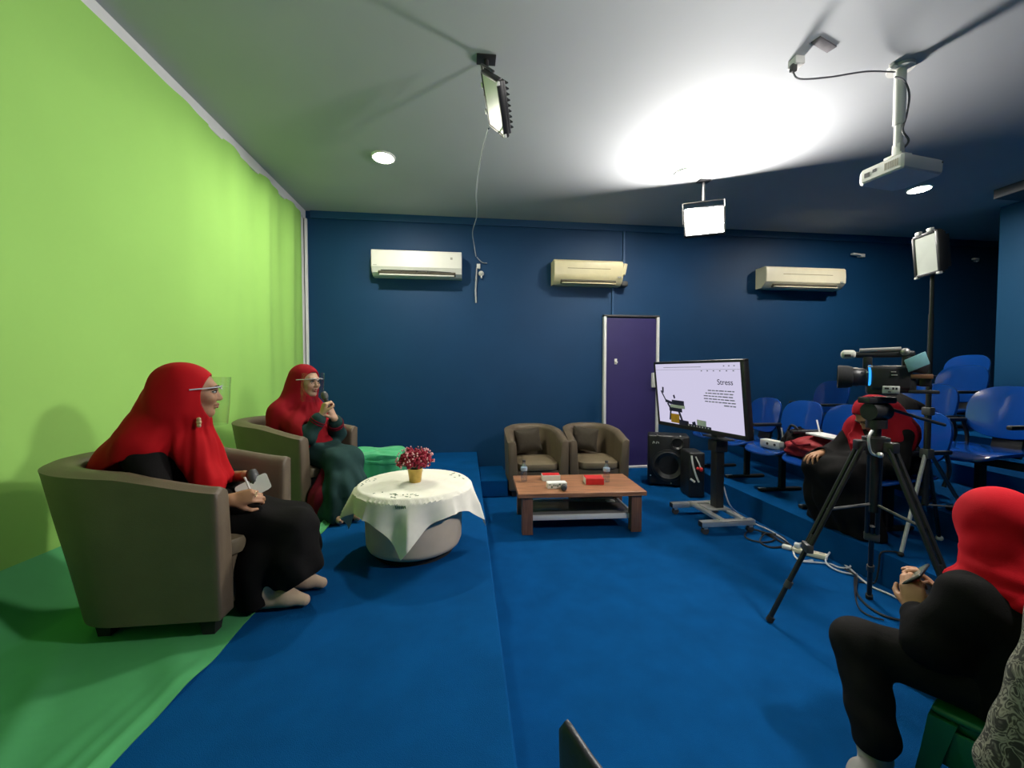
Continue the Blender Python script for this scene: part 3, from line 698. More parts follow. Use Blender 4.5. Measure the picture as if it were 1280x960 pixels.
# ------------------------------------------------------------------ air conditioners on the back wall
def air_con(label, x0, x1, z0, z1, m, style):
    w, h = x1 - x0, z1 - z0
    t = thing('air_conditioner', label, 'air conditioner', ((x0 + x1) / 2, YB, z0)); D = 0.20
    prof = {0: [(0.0, 0.0), (-0.10, 0.0), (-0.165, 0.035), (-0.19, 0.085), (-D, 0.10), (-D, h - 0.012), (-D + 0.012, h), (0, h)],
            1: [(0.0, 0.0), (-0.10, 0.0), (-0.15, 0.03), (-0.185, 0.07), (-D - 0.005, 0.12), (-D, h - 0.03), (-D + 0.03, h), (0, h)],
            2: [(0.0, 0.0), (-0.11, 0.0), (-0.155, 0.03), (-D, 0.075), (-D - 0.004, h * 0.6), (-D + 0.004, h - 0.02), (-D + 0.025, h), (0, h)]}[style]
    rings = [[Vector((x, y * q, z)) for y, z in prof] for x, q in ((-w / 2, 0.97), (-w / 2 + 0.008, 1), (w / 2 - 0.008, 1), (w / 2, 0.97))]
    obj('casing', loft(new(), rings), m, t, ang=25)
    k = 0.86 if style == 0 else 0.8
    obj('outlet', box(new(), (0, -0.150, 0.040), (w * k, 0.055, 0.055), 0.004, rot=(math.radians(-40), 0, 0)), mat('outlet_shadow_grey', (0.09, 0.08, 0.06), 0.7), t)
    obj('louver', box(new(), (0, -0.172, 0.012), (w * (k - 0.03), 0.075, 0.014), 0.004, rot=(math.radians(20 if style == 0 else 8), 0, 0)), m, t)
    if style == 0:
        bm = new()
        for s_ in (-0.17, 0.0, 0.12): box(bm, (s_ * w, -0.188, 0.045), (0.012, 0.03, 0.03), 0.003)
        tube(bm, [(-w * 0.40, -0.178, 0.060), (w * 0.1, -0.192, 0.058), (w * 0.38, -0.178, 0.05)], 0.006); obj('vane', bm, DGREY, t)
        obj('indicator', box(new(), (w * 0.385, -D - 0.001, h * 0.72), (0.028, 0.003, 0.028), 0.002), mat('indicator_grey', (0.35, 0.34, 0.3), 0.4), t)
        obj('brand_mark', box(new(), (-w * 0.46, -D - 0.0005, 0.115), (0.045, 0.002, 0.006)), mat('indicator_grey', (0.35, 0.34, 0.3)), t)
    else:
        obj('panel_groove', box(new(), (0.0 if style == 1 else 0.02, -D - 0.004, h * 0.63), (w * 0.62, 0.003, 0.007)), mat('groove_brown', (0.25, 0.20, 0.10), 0.6), t)
        obj('indicator', box(new(), (w * 0.44, -D - 0.0045, h * 0.30), (0.05, 0.003, 0.02), 0.002), mat('groove_grey', (0.30, 0.29, 0.26), 0.5), t)
    return t
air_con('white air conditioner with open louver at the left of the back wall', -1.135, -0.055, 2.475, 2.775, WPLAST, 0)
a2 = air_con('yellowed cream air conditioner above the purple door', 1.11, 2.02, 2.43, 2.735, CPLAST, 1)
obj('side_flap', box(new(), (0.475, -0.15, 0.20), (0.05, 0.10, 0.15), 0.01, rot=(0, 0.2, 0)), CPLAST, a2)
obj('pipe_stub', box(new(), (0.50, -0.08, 0.03), (0.10, 0.12, 0.07), 0.02), DGREY, a2)
air_con('ivory air conditioner at the right of the back wall', 4.03, 5.235, 2.455, 2.735, IVORY, 2)

# ------------------------------------------------------------------ wall odds and ends
t = thing('wall_socket', 'small white socket with a round plug on the back wall above a hanging strap', 'socket', (0.157, YB, 2.655))
obj('socket_plate', box(new(), (0, -0.015, 0.0), (0.045, 0.03, 0.065), 0.006), WPLAST, t)
b = lathe(new(), [(0.002, 0.0), (0.032, 0.0), (0.036, 0.01), (0.030, 0.03), (0.014, 0.04), (0.012, 0.06), (0.002, 0.06)], 24); bmesh.ops.transform(b, matrix=Matrix.Translation((0.035, -0.002, -0.09)) @ RM(PI / 2, 0, 0), verts=b.verts)
obj('round_plug', b, WPLAST, t); obj('plug_prong', box(new(), (0.037, -0.02, -0.135), (0.02, 0.04, 0.03), 0.004), WPLAST, t)
obj('plug_lead', tube(new(), [(-0.02, -0.01, 0.12), (0.02, -0.03, 0.07), (0.06, -0.03, 0.045), (0.11, -0.02, 0.045)], 0.006, 6, 6), mat('grey_lead', (0.35, 0.37, 0.40), 0.5), t)
tag(obj('hanging_strap', tube(new(), [(0.135, YB - 0.02, 2.64), (0.128, YB - 0.03, 2.5), (0.118, YB - 0.025, 2.35), (0.125, YB - 0.02, 2.19)], [0.007, 0.011, 0.011, 0.011], 8), mat('grey_lead', (0.35, 0.37, 0.40))), 'grey strap hanging on the back wall below the small white socket', 'strap')
for x, lab in ((5.596, 'small white bracket high on the back wall right of the ivory air conditioner'), (7.561, 'small white bracket high on the back wall near the right pillar')):
    t = thing('wall_bracket', lab, 'bracket', (x, YB, 2.975)); k = 1.0 if x < 6 else 0.55
    obj('base', box(new(), (0.06 * k, -0.02, 0), (0.10 * k, 0.04, 0.05), 0.008), WPLAST, t)
    obj('arm', box(new(), (-0.05 * k, -0.05, 0.005), (0.14 * k, 0.05, 0.028), 0.008, rot=(0, 0.1, 0)), WPLAST, t)
tag(obj('ceiling_patch', box(new(), (2.14, 2.19, ZC - 0.004), (0.17, 0.052, 0.008), 0.002, rot=(0, 0, 0.32)), mat('grey_brown_tape', (0.13, 0.12, 0.13), 0.8)), 'dark rectangular cover plate on the ceiling near the projector', 'cover plate')

# ------------------------------------------------------------------ lamps
def downlight(x, y, label):
    t = thing('downlight', label, 'ceiling light', (x, y, ZC), 0, 'round ceiling downlights')
    obj('ring', lathe(new(), [(0.085, 0.0), (0.108, 0.0), (0.106, -0.010), (0.098, -0.016), (0.088, -0.014), (0.085, -0.004)], 40), WPLAST, t)
    obj('light_disc', lathe(new(), [(0.002, -0.002), (0.089, -0.002), (0.089, -0.012), (0.002, -0.016)], 32), LAMPD, t)
    return t
for x, y, lab in ((-0.749, 3.77, 'round glowing downlight in the ceiling above the round table'), (2.157, 3.73, 'round glowing downlight in the ceiling beside the blazing floodlight'), (4.84, 3.75, 'round glowing downlight in the ceiling behind the projector')):
    downlight(x, y, lab)
def floodlight(label, at, aim, on, drop, roll=0.0, pole=None, w=0.27, h=0.22):
    """a slim LED flood on a bracket; at = centre of its glass, aim = the way it faces"""
    at, aim = Vector(at), Vector(aim).normalized()
    t = thing('floodlight', label, 'floodlight', at)
    sx = Vector((aim.y, -aim.x, 0)).normalized(); up = sx.cross(aim); up = up if up.z > 0 else -up
    R = Matrix((sx, -aim, up)).transposed().to_4x4() @ RM(0, roll, 0)          # local -y looks along aim
    def put(nm, bm, m, smooth=True):
        bmesh.ops.transform(bm, matrix=R, verts=bm.verts); return obj(nm, bm, m, t, smooth)
    fr = box(box(box(box(new(), (0, 0.012, h / 2), (w, 0.035, 0.018), 0.004), (0, 0.012, -h / 2), (w, 0.035, 0.018), 0.004), (-w / 2, 0.012, 0), (0.018, 0.035, h), 0.004), (w / 2, 0.012, 0), (0.018, 0.035, h), 0.004)
    put('housing_frame', fr, BPLAST)
    bk = box(new(), (0, 0.035, 0), (w * 0.96, 0.03, h * 0.96), 0.006)
    for k in range(9): box(bk, ((k - 4) * w * 0.1, 0.058, 0), (0.006, 0.03, h * 0.8))
    put('heat_sink', bk, BPLAST)
    put('led_panel', box(new(), (0, 0.004, 0), (w - 0.012, 0.012, h - 0.012)), LAMPW if on else DIFFUS, False)
    if drop:
        b = new()
        for s_ in (-1, 1): tube(b, [(s_ * (w / 2 + 0.016), 0.03, 0), (s_ * (w / 2 + 0.016), 0.03, h * 0.8)], 0.007, 6)
        tube(b, [(-w / 2 - 0.016, 0.03, h * 0.8), (w / 2 + 0.016, 0.03, h * 0.8)], 0.007, 6)
        put('bracket', b, DSTEEL)
        top = R @ Vector((0, 0.03, h * 0.8))
        obj('hanger', box(tube(new(), [top, (top.x, top.y, ZC - at.z - 0.006)], 0.016, 10), (top.x, top.y, ZC - at.z - 0.006), (0.12, 0.08, 0.012), 0.002), BPLAST, t)
    if not on:
        for s_ in (-1, 1):
            put('clip', box(new(), (s_ * w * 0.25, 0.0, h / 2 + 0.016), (0.03, 0.02, 0.022), 0.003), WPLAST); put('clip', box(new(), (s_ * w * 0.47, 0.0, -h / 2 - 0.008), (0.02, 0.02, 0.014), 0.003), WPLAST)
    return t
floodlight('blazing white floodlight hanging from the ceiling right of centre', (2.40, 3.78, 2.83), (-0.40, -0.88, 0.22), True, True, w=0.36, h=0.30)
floodlight('unlit floodlight hanging edge-on from the ceiling left of centre', (0.165, 2.40, 2.90), (-0.92, -0.05, -0.38), False, True, 0.75, w=0.28, h=0.25)
floodlight('lit floodlight hanging from the ceiling on the camera side, beyond the picture', (2.35, 0.75, 2.50), (-0.93, 0.26, -0.22), True, True)
# stand with a floodlight among the chairs
LS = Vector((2.80, 2.085, T1))
t = thing('light_stand', 'tall black light stand rising behind the camcorder', 'light stand', LS)
obj('mast', cyl(cyl(cyl(new(), (0, 0, 0.28), (0, 0, 0.85), 0.016), (0, 0, 0.85), (0, 0, 1.45), 0.013), (0, 0, 1.45), (0, 0, 1.80), 0.010), BPLAST, t)
obj('hub', box(new(), (0, 0, 0.60), (0.05, 0.05, 0.06), 0.008), DGREY, t); obj('mast_collar', box(new(), (0, 0, 0.86), (0.04, 0.05, 0.05), 0.008), DGREY, t)
for k, (x, y, m) in enumerate(((-0.23, -0.055, mat('silver_tube', (0.45, 0.45, 0.44), 0.4, 0.2)), (0.25, -0.16, DSTEEL), (0.27, 0.115, DSTEEL))):
    l = obj('leg', tube(new(), [(x * 0.06, y * 0.06, 0.60), (x, y, 0.012)], 0.010, 8), m, t)
    obj('foot_cap', ball(new(), (x, y, 0.014), 0.016 if k < 2 else 0.02, 10), WPLAST if k == 2 else BMATTE, l)
    obj('brace', tube(new(), [(x * 0.5, y * 0.5, 0.29), (0, 0, 0.285)], 0.006, 6), DSTEEL, t)
FL2 = floodlight('unlit pale-faced floodlight on top of the tall light stand', LS + Vector((-0.075, -0.02, 1.80)), (-0.95, 0.22, -0.10), False, False, 0.0, w=0.15, h=0.235)
obj('clamp', cyl(new(), (0.075, 0.02, 0.0), (0.04, 0.01, 0.0), 0.012), DGREY, FL2)
# wire from the unlit ceiling floodlight to the back wall
tag(obj('lamp_wire', tube(new(), [(0.14, 2.47, 2.80), (0.12, 2.8, 2.86), (0.10, 3.3, 2.92), (0.10, 3.9, 3.02), (0.12, 4.5, 3.06), (0.08, 4.9, 3.02), (0.10, 5.08, 2.93), (0.125, 5.10, 2.78)], 0.0055, 6, 8), mat('grey_lead', (0.35, 0.37, 0.40))), 'thin grey wire running from the unlit ceiling floodlight to the back wall', 'wire')

# ------------------------------------------------------------------ projector
PJ = Vector((2.80, 2.255, 2.60))
t = thing('projector', 'white projector hanging from the ceiling on a white pole', 'projector', PJ, math.radians(8))
def pjbody():
    prof = [(-0.04, -0.02), (0.31, -0.02), (0.33, 0.0), (0.33, 0.20), (0.29, 0.25), (-0.02, 0.25), (-0.05, 0.22), (-0.05, -0.005)]
    c = Vector((0.14, 0.115))
    rings = []
    for z, q in ((0.0, 0.93), (0.010, 0.985), (0.03, 1.0), (0.070, 1.0), (0.088, 0.98), (0.095, 0.93)):
        rings.append([Vector((c.x + (x - c.x) * q, c.y + (y - c.y) * q, z)) for x, y in prof])
    return loft(new(), rings)
obj('body', pjbody(), WPLAST, t, ang=30)
bm = new()
for k in range(8): box(bm, (-0.0512, 0.01 + k * 0.010, 0.048), (0.003, 0.005, 0.045))
obj('vent_grille', bm, mat('vent_beige', (0.45, 0.40, 0.32), 0.6), t, smooth=False)
obj('socket_panel', box(box(new(), (-0.051, 0.185, 0.045), (0.003, 0.03, 0.03)), (-0.051, 0.14, 0.055), (0.003, 0.022, 0.02)), DGREY, t, smooth=False)
obj('sensor_dot', cyl(new(), (0.305, -0.020, 0.075), (0.305, -0.0225, 0.075), 0.006), DGREY, t)
b = cyl(new(), (0.332, 0.13, 0.05), (0.345, 0.13, 0.05), 0.04, seg=28); obj('lens_rim', b, WPLAST, t); obj('lens', cyl(new(), (0.340, 0.13, 0.05), (0.347, 0.13, 0.05), 0.030, seg=28), LENSG, t)
b = box(box(new(), (0.03, 0.06, 0.112), (0.10, 0.10, 0.016), 0.004), (0.0, 0.04, 0.145), (0.045, 0.05, 0.07), 0.008)
for x, y in ((-0.02, 0.0), (0.10, 0.02), (0.0, 0.16)): tube(b, [(0.03, 0.06, 0.112), (x, y, 0.095)], 0.008, 6)
obj('mount', b, WPLAST, t)
obj('pole', cyl(cyl(new(), (0, 0.04, 0.16), (0, 0.04, 0.34), 0.024), (0, 0.04, 0.30), (0, 0.04, ZC - PJ.z), 0.031), WPLAST, t)
obj('ceiling_plate', box(cyl(new(), (0, 0.04, ZC - PJ.z - 0.02), (0, 0.04, ZC - PJ.z), 0.07, seg=24), (-0.07, 0.03, ZC - PJ.z - 0.012), (0.06, 0.03, 0.022), 0.004), WPLAST, t)
obj('signal_cable', tube(new(), [(-0.045, 0.04, 0.60), (-0.03, 0.0, 0.55), (0.036, 0.01, 0.48), (0.034, 0.02, 0.36), (-0.03, 0.0, 0.24), (0.02, 0.0, 0.17), (0.0, 0.10, 0.10)], 0.006, 6, 8), mat('grey_cable', (0.10, 0.10, 0.11), 0.5), t)
t = thing('ceiling_outlet', 'small white power outlet on the ceiling left of the projector pole', 'outlet', (2.069, 2.31, ZC))
obj('outlet_box', box(new(), (0, 0, -0.025), (0.065, 0.065, 0.05), 0.006), WPLAST, t)
obj('plug', box(new(), (-0.025, -0.005, -0.065), (0.035, 0.03, 0.045), 0.006), DGREY, t)
tag(obj('projector_cable', tube(new(), [(2.045, 2.305, ZC - 0.09), (2.09, 2.30, ZC - 0.13), (2.30, 2.30, ZC - 0.10), (2.55, 2.30, ZC - 0.045), (2.76, 2.30, ZC - 0.03)], 0.005, 6, 8), mat('grey_cable', (0.10, 0.10, 0.11))), 'grey cable slung under the ceiling from the outlet to the projector pole', 'cable')

# ------------------------------------------------------------------ blue auditorium chairs (local: faces +x)
def blue_chair(label):
    t = thing('auditorium_chair', label, 'chair', (0, 0, 0), 0, 'blue auditorium chairs')
    st = plate(new(), 0.44, 0.43, 0.018, 0.040, 4.5, lambda x, y: -0.55 * max(0, x - 0.08) ** 2 * 2.2 + 0.35 * y * y - 0.06 * x, M=Matrix.Translation((0.03, 0, 0.395)))
    obj('seat', st, BLUEP, t)
    bk = plate(new(), 0.435, 0.365, 0.020, 0.034, 2.7, lambda x, y: 0.75 * x * x + 0.10 * y * y, M=Matrix.Translation((-0.235, 0, 0.655)) @ RM(0, math.radians(-12), 0) @ Matrix(((0, 0, 1, 0), (1, 0, 0, 0), (0, 1, 0, 0), (0, 0, 0, 1))))
    obj('backrest', bk, BLUEP, t)
    for s_ in (-1, 1):
        a = obj('armrest', box(new(), (-0.05, s_ * 0.213, 0.585), (0.30, 0.032, 0.028), 0.010), BPLAST, t)
        obj('arm_bracket', tube(new(), [(-0.17, s_ * 0.213, 0.575), (-0.20, s_ * 0.210, 0.47), (-0.18, s_ * 0.20, 0.36)], 0.012, 8, 4), BPLAST, a)
    obj('spine', box(new(), (-0.225, 0, 0.47), (0.03, 0.16, 0.24), 0.008, rot=(0, math.radians(-12), 0)), BPLAST, t)
    obj('beam', box(new(), (-0.02, 0, 0.335), (0.06, 0.45, 0.045), 0.004), BMATTE, t)
    obj('pedestal', box(new(), (-0.02, 0, 0.17), (0.055, 0.035, 0.31), 0.006), BMATTE, t)
    f = obj('foot_bar', box(new(), (0.0, 0, 0.018), (0.42, 0.045, 0.030), 0.010), BMATTE, t)
    obj('foot_tip', box(new(), (0.18, 0, 0.034), (0.07, 0.02, 0.004), 0.001), STEEL, f)
    return t
rows = [((2.88, 3.30, T1), 180, 'blue plastic auditorium chair in the front row with a black bag on it'),
        ((2.90, 4.22, T1), 180, 'blue plastic auditorium chair in the front row, furthest back behind the screen'),
        ((2.88, 3.76, T1), 180, 'blue plastic auditorium chair in the front row, its back just right of the screen'),
        ((2.87, 2.84, T1), 180, 'blue plastic auditorium chair in the front row holding the red bag'),
        ((2.87, 2.37, T1), 180, 'blue plastic auditorium chair in the front row under the person in black behind the tripod'),
        ((3.42, 2.25, T2), 178, 'large near blue auditorium chair at the right edge of the picture, shown whole'),
        ((3.52, 2.80, T2), 176, 'blue auditorium chair of the second row behind the rear end of the camcorder'),
        ((3.76, 3.88, T2), 176, 'blue auditorium chair of the second row seen left of the camcorder lens'),
        ((4.56, 3.30, T3), 176, 'blue auditorium chair of the third row, against the dark wall above the second row'),
        ((5.42, 3.85, T4), 176, 'rearmost blue auditorium chair, only its top corner showing above the third row')]
c0 = None
for loc, a, lab in rows:
    if c0 is None:
        c0 = blue_chair(lab); c0.location = loc; c0.rotation_euler = (0, 0, math.radians(a))
    else: dup(c0, loc, math.radians(a), lab)

# ------------------------------------------------------------------ things on the chairs
def bag(name, label, cx, cy, z, s, rz, m, flop, seed):
    bm = new(); n, rr = 64, 18; r = random.Random(seed); ph = [r.uniform(0, 6) for _ in range(6)]
    rings = []
    for i in range(rr + 1):
        v = i / rr; zz = s[2] * v; q = (1 - abs(2 * v - 0.75) ** 3.2 * 0.55) if v > 0.375 else 0.9 + 0.1 * math.sin(v / 0.375 * PI / 2)
        if v > 0.93: q *= 0.86
        ring = []
        for j in range(n):
            a = 2 * PI * j / n; ca, sa = math.cos(a), math.sin(a); k = (abs(ca) ** 4 + abs(sa) ** 4) ** -0.25
            w = 1 + flop * (0.05 * math.sin(a * 5 + ph[0] + v * 5) + 0.04 * math.sin(a * 9 + ph[1] - v * 7) + 0.03 * math.sin(v * 17 + a * 2 + ph[2]))
            ring.append(Vector((s[0] / 2 * ca * k * q * w, s[1] / 2 * sa * k * q * w, zz + flop * 0.012 * math.sin(a * 3 + ph[3]) * v)))
        rings.append(ring)
    t = thing(name, label, 'bag', (cx, cy, z), rz); obj('bag_body', loft(bm, rings), m, t)
    return t
SEATZ = T1 + 0.412
t = bag('shoulder_bag', 'black shoulder bag slumped on the front row chair left of the red bag', 2.90, 3.12, SEATZ, (0.26, 0.17, 0.20), 0.1, BCLOTH2, 1.0, 4)
obj('strap', tube(new(), [(-0.05, -0.06, 0.17), (-0.08, 0.0, 0.225), (-0.05, 0.07, 0.16)], 0.010, 8, 6), BPLAST, t)
t = bag('handbag', 'red fabric bag lying on the front row chair', 2.80, 2.87, SEATZ, (0.26, 0.37, 0.165), 0.05, mat('red_bag_cloth', (0.30, 0.010, 0.016), 0.7, var=0.15, scale=15), 1.1, 8)
obj('handle', tube(new(), [(-0.12, -0.08, 0.12), (-0.15, 0.0, 0.10), (-0.125, 0.09, 0.12)], 0.008, 8, 6), MAROON, t)
tag(obj('paper_stack', box(new(), (2.80, 2.76, SEATZ + 0.188), (0.15, 0.22, 0.014), 0.002, rot=(0.06, 0.0, 0.1)), PAPER), 'white papers lying on top of the red bag', 'papers')
tag(obj('white_rod', tube(new(), [(2.84, 2.86, SEATZ + 0.196), (2.88, 2.93, SEATZ + 0.29)], 0.006, 8), WPLAST), 'thin white rod standing up from the red bag', 'rod')
t = thing('small_carton', 'small white carton with dark spots on the seat beside the black bag', 'carton', (2.75, 3.24, SEATZ), 0.12)
obj('carton_body', box(new(), (0, 0, 0.036), (0.08, 0.20, 0.072), 0.004), WCARD, t)
b = new()
for k in (-0.055, 0.02): b = cyl(b, (-0.040, k, 0.04), (-0.042, k, 0.04), 0.012)
obj('printed_spots', b, DGREY, t)
tag(obj('thin_post', tube(new(), [(2.86, 3.24, SEATZ + 0.006), (2.85, 3.26, SEATZ + 0.18)], 0.006, 8), WPLAST), 'thin white stick leaning behind the small white carton', 'stick')
t = thing('bottle', 'small beige bottle on a front row seat by the right edge of the screen', 'bottle', (2.80, 3.60, SEATZ))
obj('bottle_body', lathe(new(), [(0.002, 0.0), (0.034, 0.0), (0.036, 0.01), (0.035, 0.11), (0.022, 0.14), (0.020, 0.15), (0.002, 0.15)], 20), mat('beige_plastic', (0.42, 0.36, 0.28), 0.5), t)
obj('cap', lathe(new(), [(0.002, 0.148), (0.024, 0.148), (0.024, 0.185), (0.002, 0.187)], 20), mat('tan_plastic', (0.50, 0.40, 0.28), 0.5), t)
bag('backpack', 'black backpack on the second row chair behind the camcorder', 3.47, 2.80, T2 + 0.412, (0.26, 0.34, 0.36), 0.1, BCLOTH2, 0.8, 12)

# ------------------------------------------------------------------ camcorder and tripod
TP = Vector((1.965, 1.675, 0))
feet = [Vector((1.56, 1.84, 0)), Vector((2.29, 1.965, 0)), Vector((2.03, 1.25, 0))]
t = thing('tripod', 'large black tripod standing on the blue carpet under the camcorder', 'tripod', TP)
obj('center_column', cyl(cyl(new(), (0, 0, 0.62), (0, 0, 1.10), 0.019), (0, 0, 0.90), (0, 0, 0.99), 0.036), BPLAST, t)
sh = cyl(new(), (0, 0, 0.93), (0, 0, 0.985), 0.052, seg=24)
for f in feet:
    e = (f - TP).normalized(); box(sh, (e.x * 0.06, e.y * 0.06, 0.945), (0.05, 0.05, 0.05), 0.008, rot=(0, 0, math.atan2(e.y, e.x)))
obj('shoulder', sh, BPLAST, t)
for f in feet:
    v = f - TP; e = v.normalized(); sd = Vector((-e.y, e.x, 0))
    top = Vector((e.x * 0.065, e.y * 0.065, 0.94)); kn = top + (v - top) * 0.56; b = new()
    for s_ in (-1, 1): tube(b, [top + sd * 0.020 * s_, kn + sd * 0.020 * s_], 0.0105, 8)
    l = obj('leg', b, BPLAST, t)
    a = kn - (kn - top) * 0.12; obj('lower_tube', tube(new(), [a, v + Vector((0, 0, 0.012))], 0.0115, 10), BPLAST, l)
    obj('knee_collar', box(new(), tuple(kn), (0.035, 0.065, 0.045), 0.008, rot=(0, 0, math.atan2(e.y, e.x))), DGREY, l)
    md = kn + (v - kn) * 0.45; obj('lock_collar', tube(new(), [md, md + (v - kn) * 0.08], 0.017, 10), DGREY, l)
    obj('rubber_foot', tube(new(), [v - (v - kn) * 0.07, v + Vector((0, 0, 0.004))], 0.017, 10), BMATTE, l)
    m = top + (kn - top) * 0.62; obj('spreader', tube(new(), [m, Vector((0, 0, 0.66))], 0.007, 6), DSTEEL, t)
obj('fluid_head', box(cyl(cyl(new(), (0, 0, 1.03), (0, 0, 1.07), 0.04), (-0.045, 0, 1.11), (0.045, 0, 1.11), 0.042, seg=24), (0, 0, 1.165), (0.15, 0.06, 0.03), 0.006), BPLAST, t)
b = new(); tube(b, [(0.05, -0.03, 1.12), (0.16, -0.05, 1.085), (0.27, -0.08, 1.05)], 0.0075, 8); obj('pan_handle', b, DSTEEL, t)
b = new(); tube(b, [(-0.045, -0.02, 1.02), (-0.075, -0.03, 0.985), (-0.06, -0.03, 0.92), (-0.02, -0.035, 0.90)], 0.006, 8, 5); ball(b, (0.03, -0.05, 0.90), 0.016, 10); ball(b, (-0.035, -0.05, 0.91), 0.014, 10); obj('lock_levers', b, STEEL, t)
CAMP = Vector((1.965, 1.675, 1.183))
t = thing('camcorder', 'black professional camcorder on the large tripod, aimed at the stage', 'camcorder', CAMP, math.radians(-44)); t.scale = (0.69, 0.90, 0.98)   # local: lens looks along -x
k = obj('camera_body', box(box(box(new(), (0.06, 0, 0.09), (0.21, 0.11, 0.12), 0.018, 3), (0.02, 0, 0.035), (0.16, 0.09, 0.05), 0.012), (0.135, 0.0, 0.06), (0.10, 0.10, 0.08), 0.015), BPLAST, t)
def lx(nm, prof, y, z, m):
    bm = lathe(new(), prof, 32); bmesh.ops.transform(bm, matrix=Matrix.Translation((0, y, z)) @ RM(0, -PI / 2, 0), verts=bm.verts); return obj(nm, bm, m, t)
lx('lens_barrel', [(0.002, 0.02), (0.046, 0.02), (0.048, 0.06), (0.043, 0.065), (0.043, 0.10), (0.046, 0.105), (0.046, 0.14), (0.002, 0.14)], 0, 0.095, BPLAST)
lx('lens_hood', [(0.040, 0.13), (0.050, 0.135), (0.056, 0.16), (0.058, 0.215), (0.052, 0.217), (0.048, 0.18), (0.040, 0.15)], 0, 0.095, BMATTE)
lx('front_glass', [(0.002, 0.150), (0.042, 0.148), (0.042, 0.140), (0.002, 0.140)], 0, 0.095, LENSG)
lx('glow_ring', [(0.0475, 0.040), (0.0600, 0.040), (0.0600, 0.052), (0.0475, 0.052)], 0, 0.095, BLUER)
obj('top_handle', box(box(box(new(), (0.03, 0, 0.205), (0.30, 0.035, 0.030), 0.010, 3), (-0.055, 0, 0.170), (0.05, 0.032, 0.07), 0.008), (0.14, 0, 0.175), (0.045, 0.032, 0.06), 0.008), BPLAST, t)
b = new(); cyl(b, (-0.10, -0.01, 0.225), (0.11, -0.01, 0.228), 0.011); ball(b, (0.13, -0.015, 0.215), (0.026, 0.022, 0.018), 14); obj('handle_trim', b, mat('brushed_grey', (0.35, 0.34, 0.32), 0.35, 0.6, var=0.1), t)
w = box(new(), (-0.160, -0.005, 0.208), (0.085, 0.055, 0.042), 0.020, 4); w = obj('microphone_cover', w, mat('pale_foam', (0.52, 0.52, 0.46), 0.8, var=0.05), t)
obj('cover_slot', box(new(), (-0.165, -0.033, 0.202), (0.036, 0.004, 0.012), 0.001), BMATTE, w)
obj('microphone_tube', cyl(new(), (-0.12, -0.005, 0.206), (-0.02, -0.005, 0.204), 0.014), BPLAST, t)
obj('viewfinder', box(box(new(), (0.195, 0, 0.145), (0.10, 0.06, 0.06), 0.012, rot=(0, 0.15, 0)), (0.225, 0, 0.075), (0.06, 0.075, 0.045), 0.010), BPLAST, t)
obj('flip_screen', box(new(), (0.178, -0.062, 0.165), (0.105, 0.010, 0.062), 0.004, rot=(0, math.radians(-22), 0)), TEALP, t)
obj('battery', box(new(), (0.205, -0.045, 0.098), (0.105, 0.02, 0.022), 0.004), mat('amber_battery', (0.16, 0.07, 0.03), 0.5, var=0.3, scale=15), t)
b = obj('control_label', box(new(), (0.060, -0.058, 0.035), (0.085, 0.006, 0.036), 0.002, rot=(0.25, 0, 0)), WPLAST, t)
bb = new()
for dx, dz, ww, hh in ((-0.022, 0.006, 0.022, 0.008), (0.010, 0.008, 0.010, 0.014), (0.026, 0.008, 0.010, 0.016), (-0.008, -0.010, 0.014, 0.005)): box(bb, (0.060 + dx, -0.0625, 0.035 + dz), (ww, 0.003, hh))
obj('label_marks', bb, BMATTE, b, smooth=False)
obj('rear_plate', box(new(), (0.215, -0.02, 0.028), (0.14, 0.09, 0.014), 0.004), BPLAST, t)
bb = new()
for x, z, ww, hh in ((-0.045, 0.146, 0.025, 0.008), (-0.055, 0.118, 0.02, 0.006), (-0.02, 0.12, 0.03, 0.006), (0.075, 0.105, 0.03, 0.004), (0.07, 0.12, 0.025, 0.003)): box(bb, (x, -0.057 if x > 0 else -0.048, z), (ww, 0.005, hh), 0.001)
obj('buttons', bb, STEEL, t)

# ------------------------------------------------------------------ cables and power strip on the floor
def cable(name, label, pts, r, m, sm=8): return tag(obj(name, tube(new(), [Vector(p) for p in pts], r, 6, sm), m), label, 'cable')
GREYC = mat('pale_grey_cable', (0.50, 0.52, 0.56), 0.45); BLKC = mat('black_cable', (0.012, 0.012, 0.016), 0.5)
def F(u, v, dz=0.0): p = pz(u, v, 0.0); return (p.x, p.y, 0.008 + dz)
cable('white_cable', 'pale cable running along the foot of the tier from the screen to the power strip', [(2.23, 3.17, 0.30), (2.25, 3.12, 0.16), F(926, 646), F(942, 655), F(960, 663), F(975, 672), F(985, 680)], 0.006, GREYC)
cable('white_cable', 'white cable looping from the power strip towards the phone user', [F(1016, 702), F(1000, 702), F(992, 692), F(1000, 684, 0.02), F(1022, 688, 0.01), F(1045, 700), F(1062, 712), F(1075, 724), F(1090, 735), F(1115, 746), F(1138, 759), F(1160, 772)], 0.006, mat('white_cable_skin', (0.70, 0.70, 0.70), 0.45))
cable('white_cable', 'grey cable arching loosely above the white cable by the middle tripod leg', [F(1003, 704, 0.003), F(1035, 706), F(1050, 711), F(1063, 712, 0.014), F(1055, 700, 0.03), F(1045, 694, 0.05), F(1035, 700, 0.03), F(1033, 708, 0.014), F(1050, 716), F(1072, 722, 0.012)], 0.0055, GREYC)
cable('black_cable', 'black cable coiled on the carpet beside the steel base of the screen stand', [F(934, 664), F(945, 663), F(960, 670), F(968, 676), F(955, 679), F(938, 676), F(931, 670), F(940, 665, 0.012), F(962, 671, 0.012), F(975, 678), F(988, 684)], 0.006, BLKC)
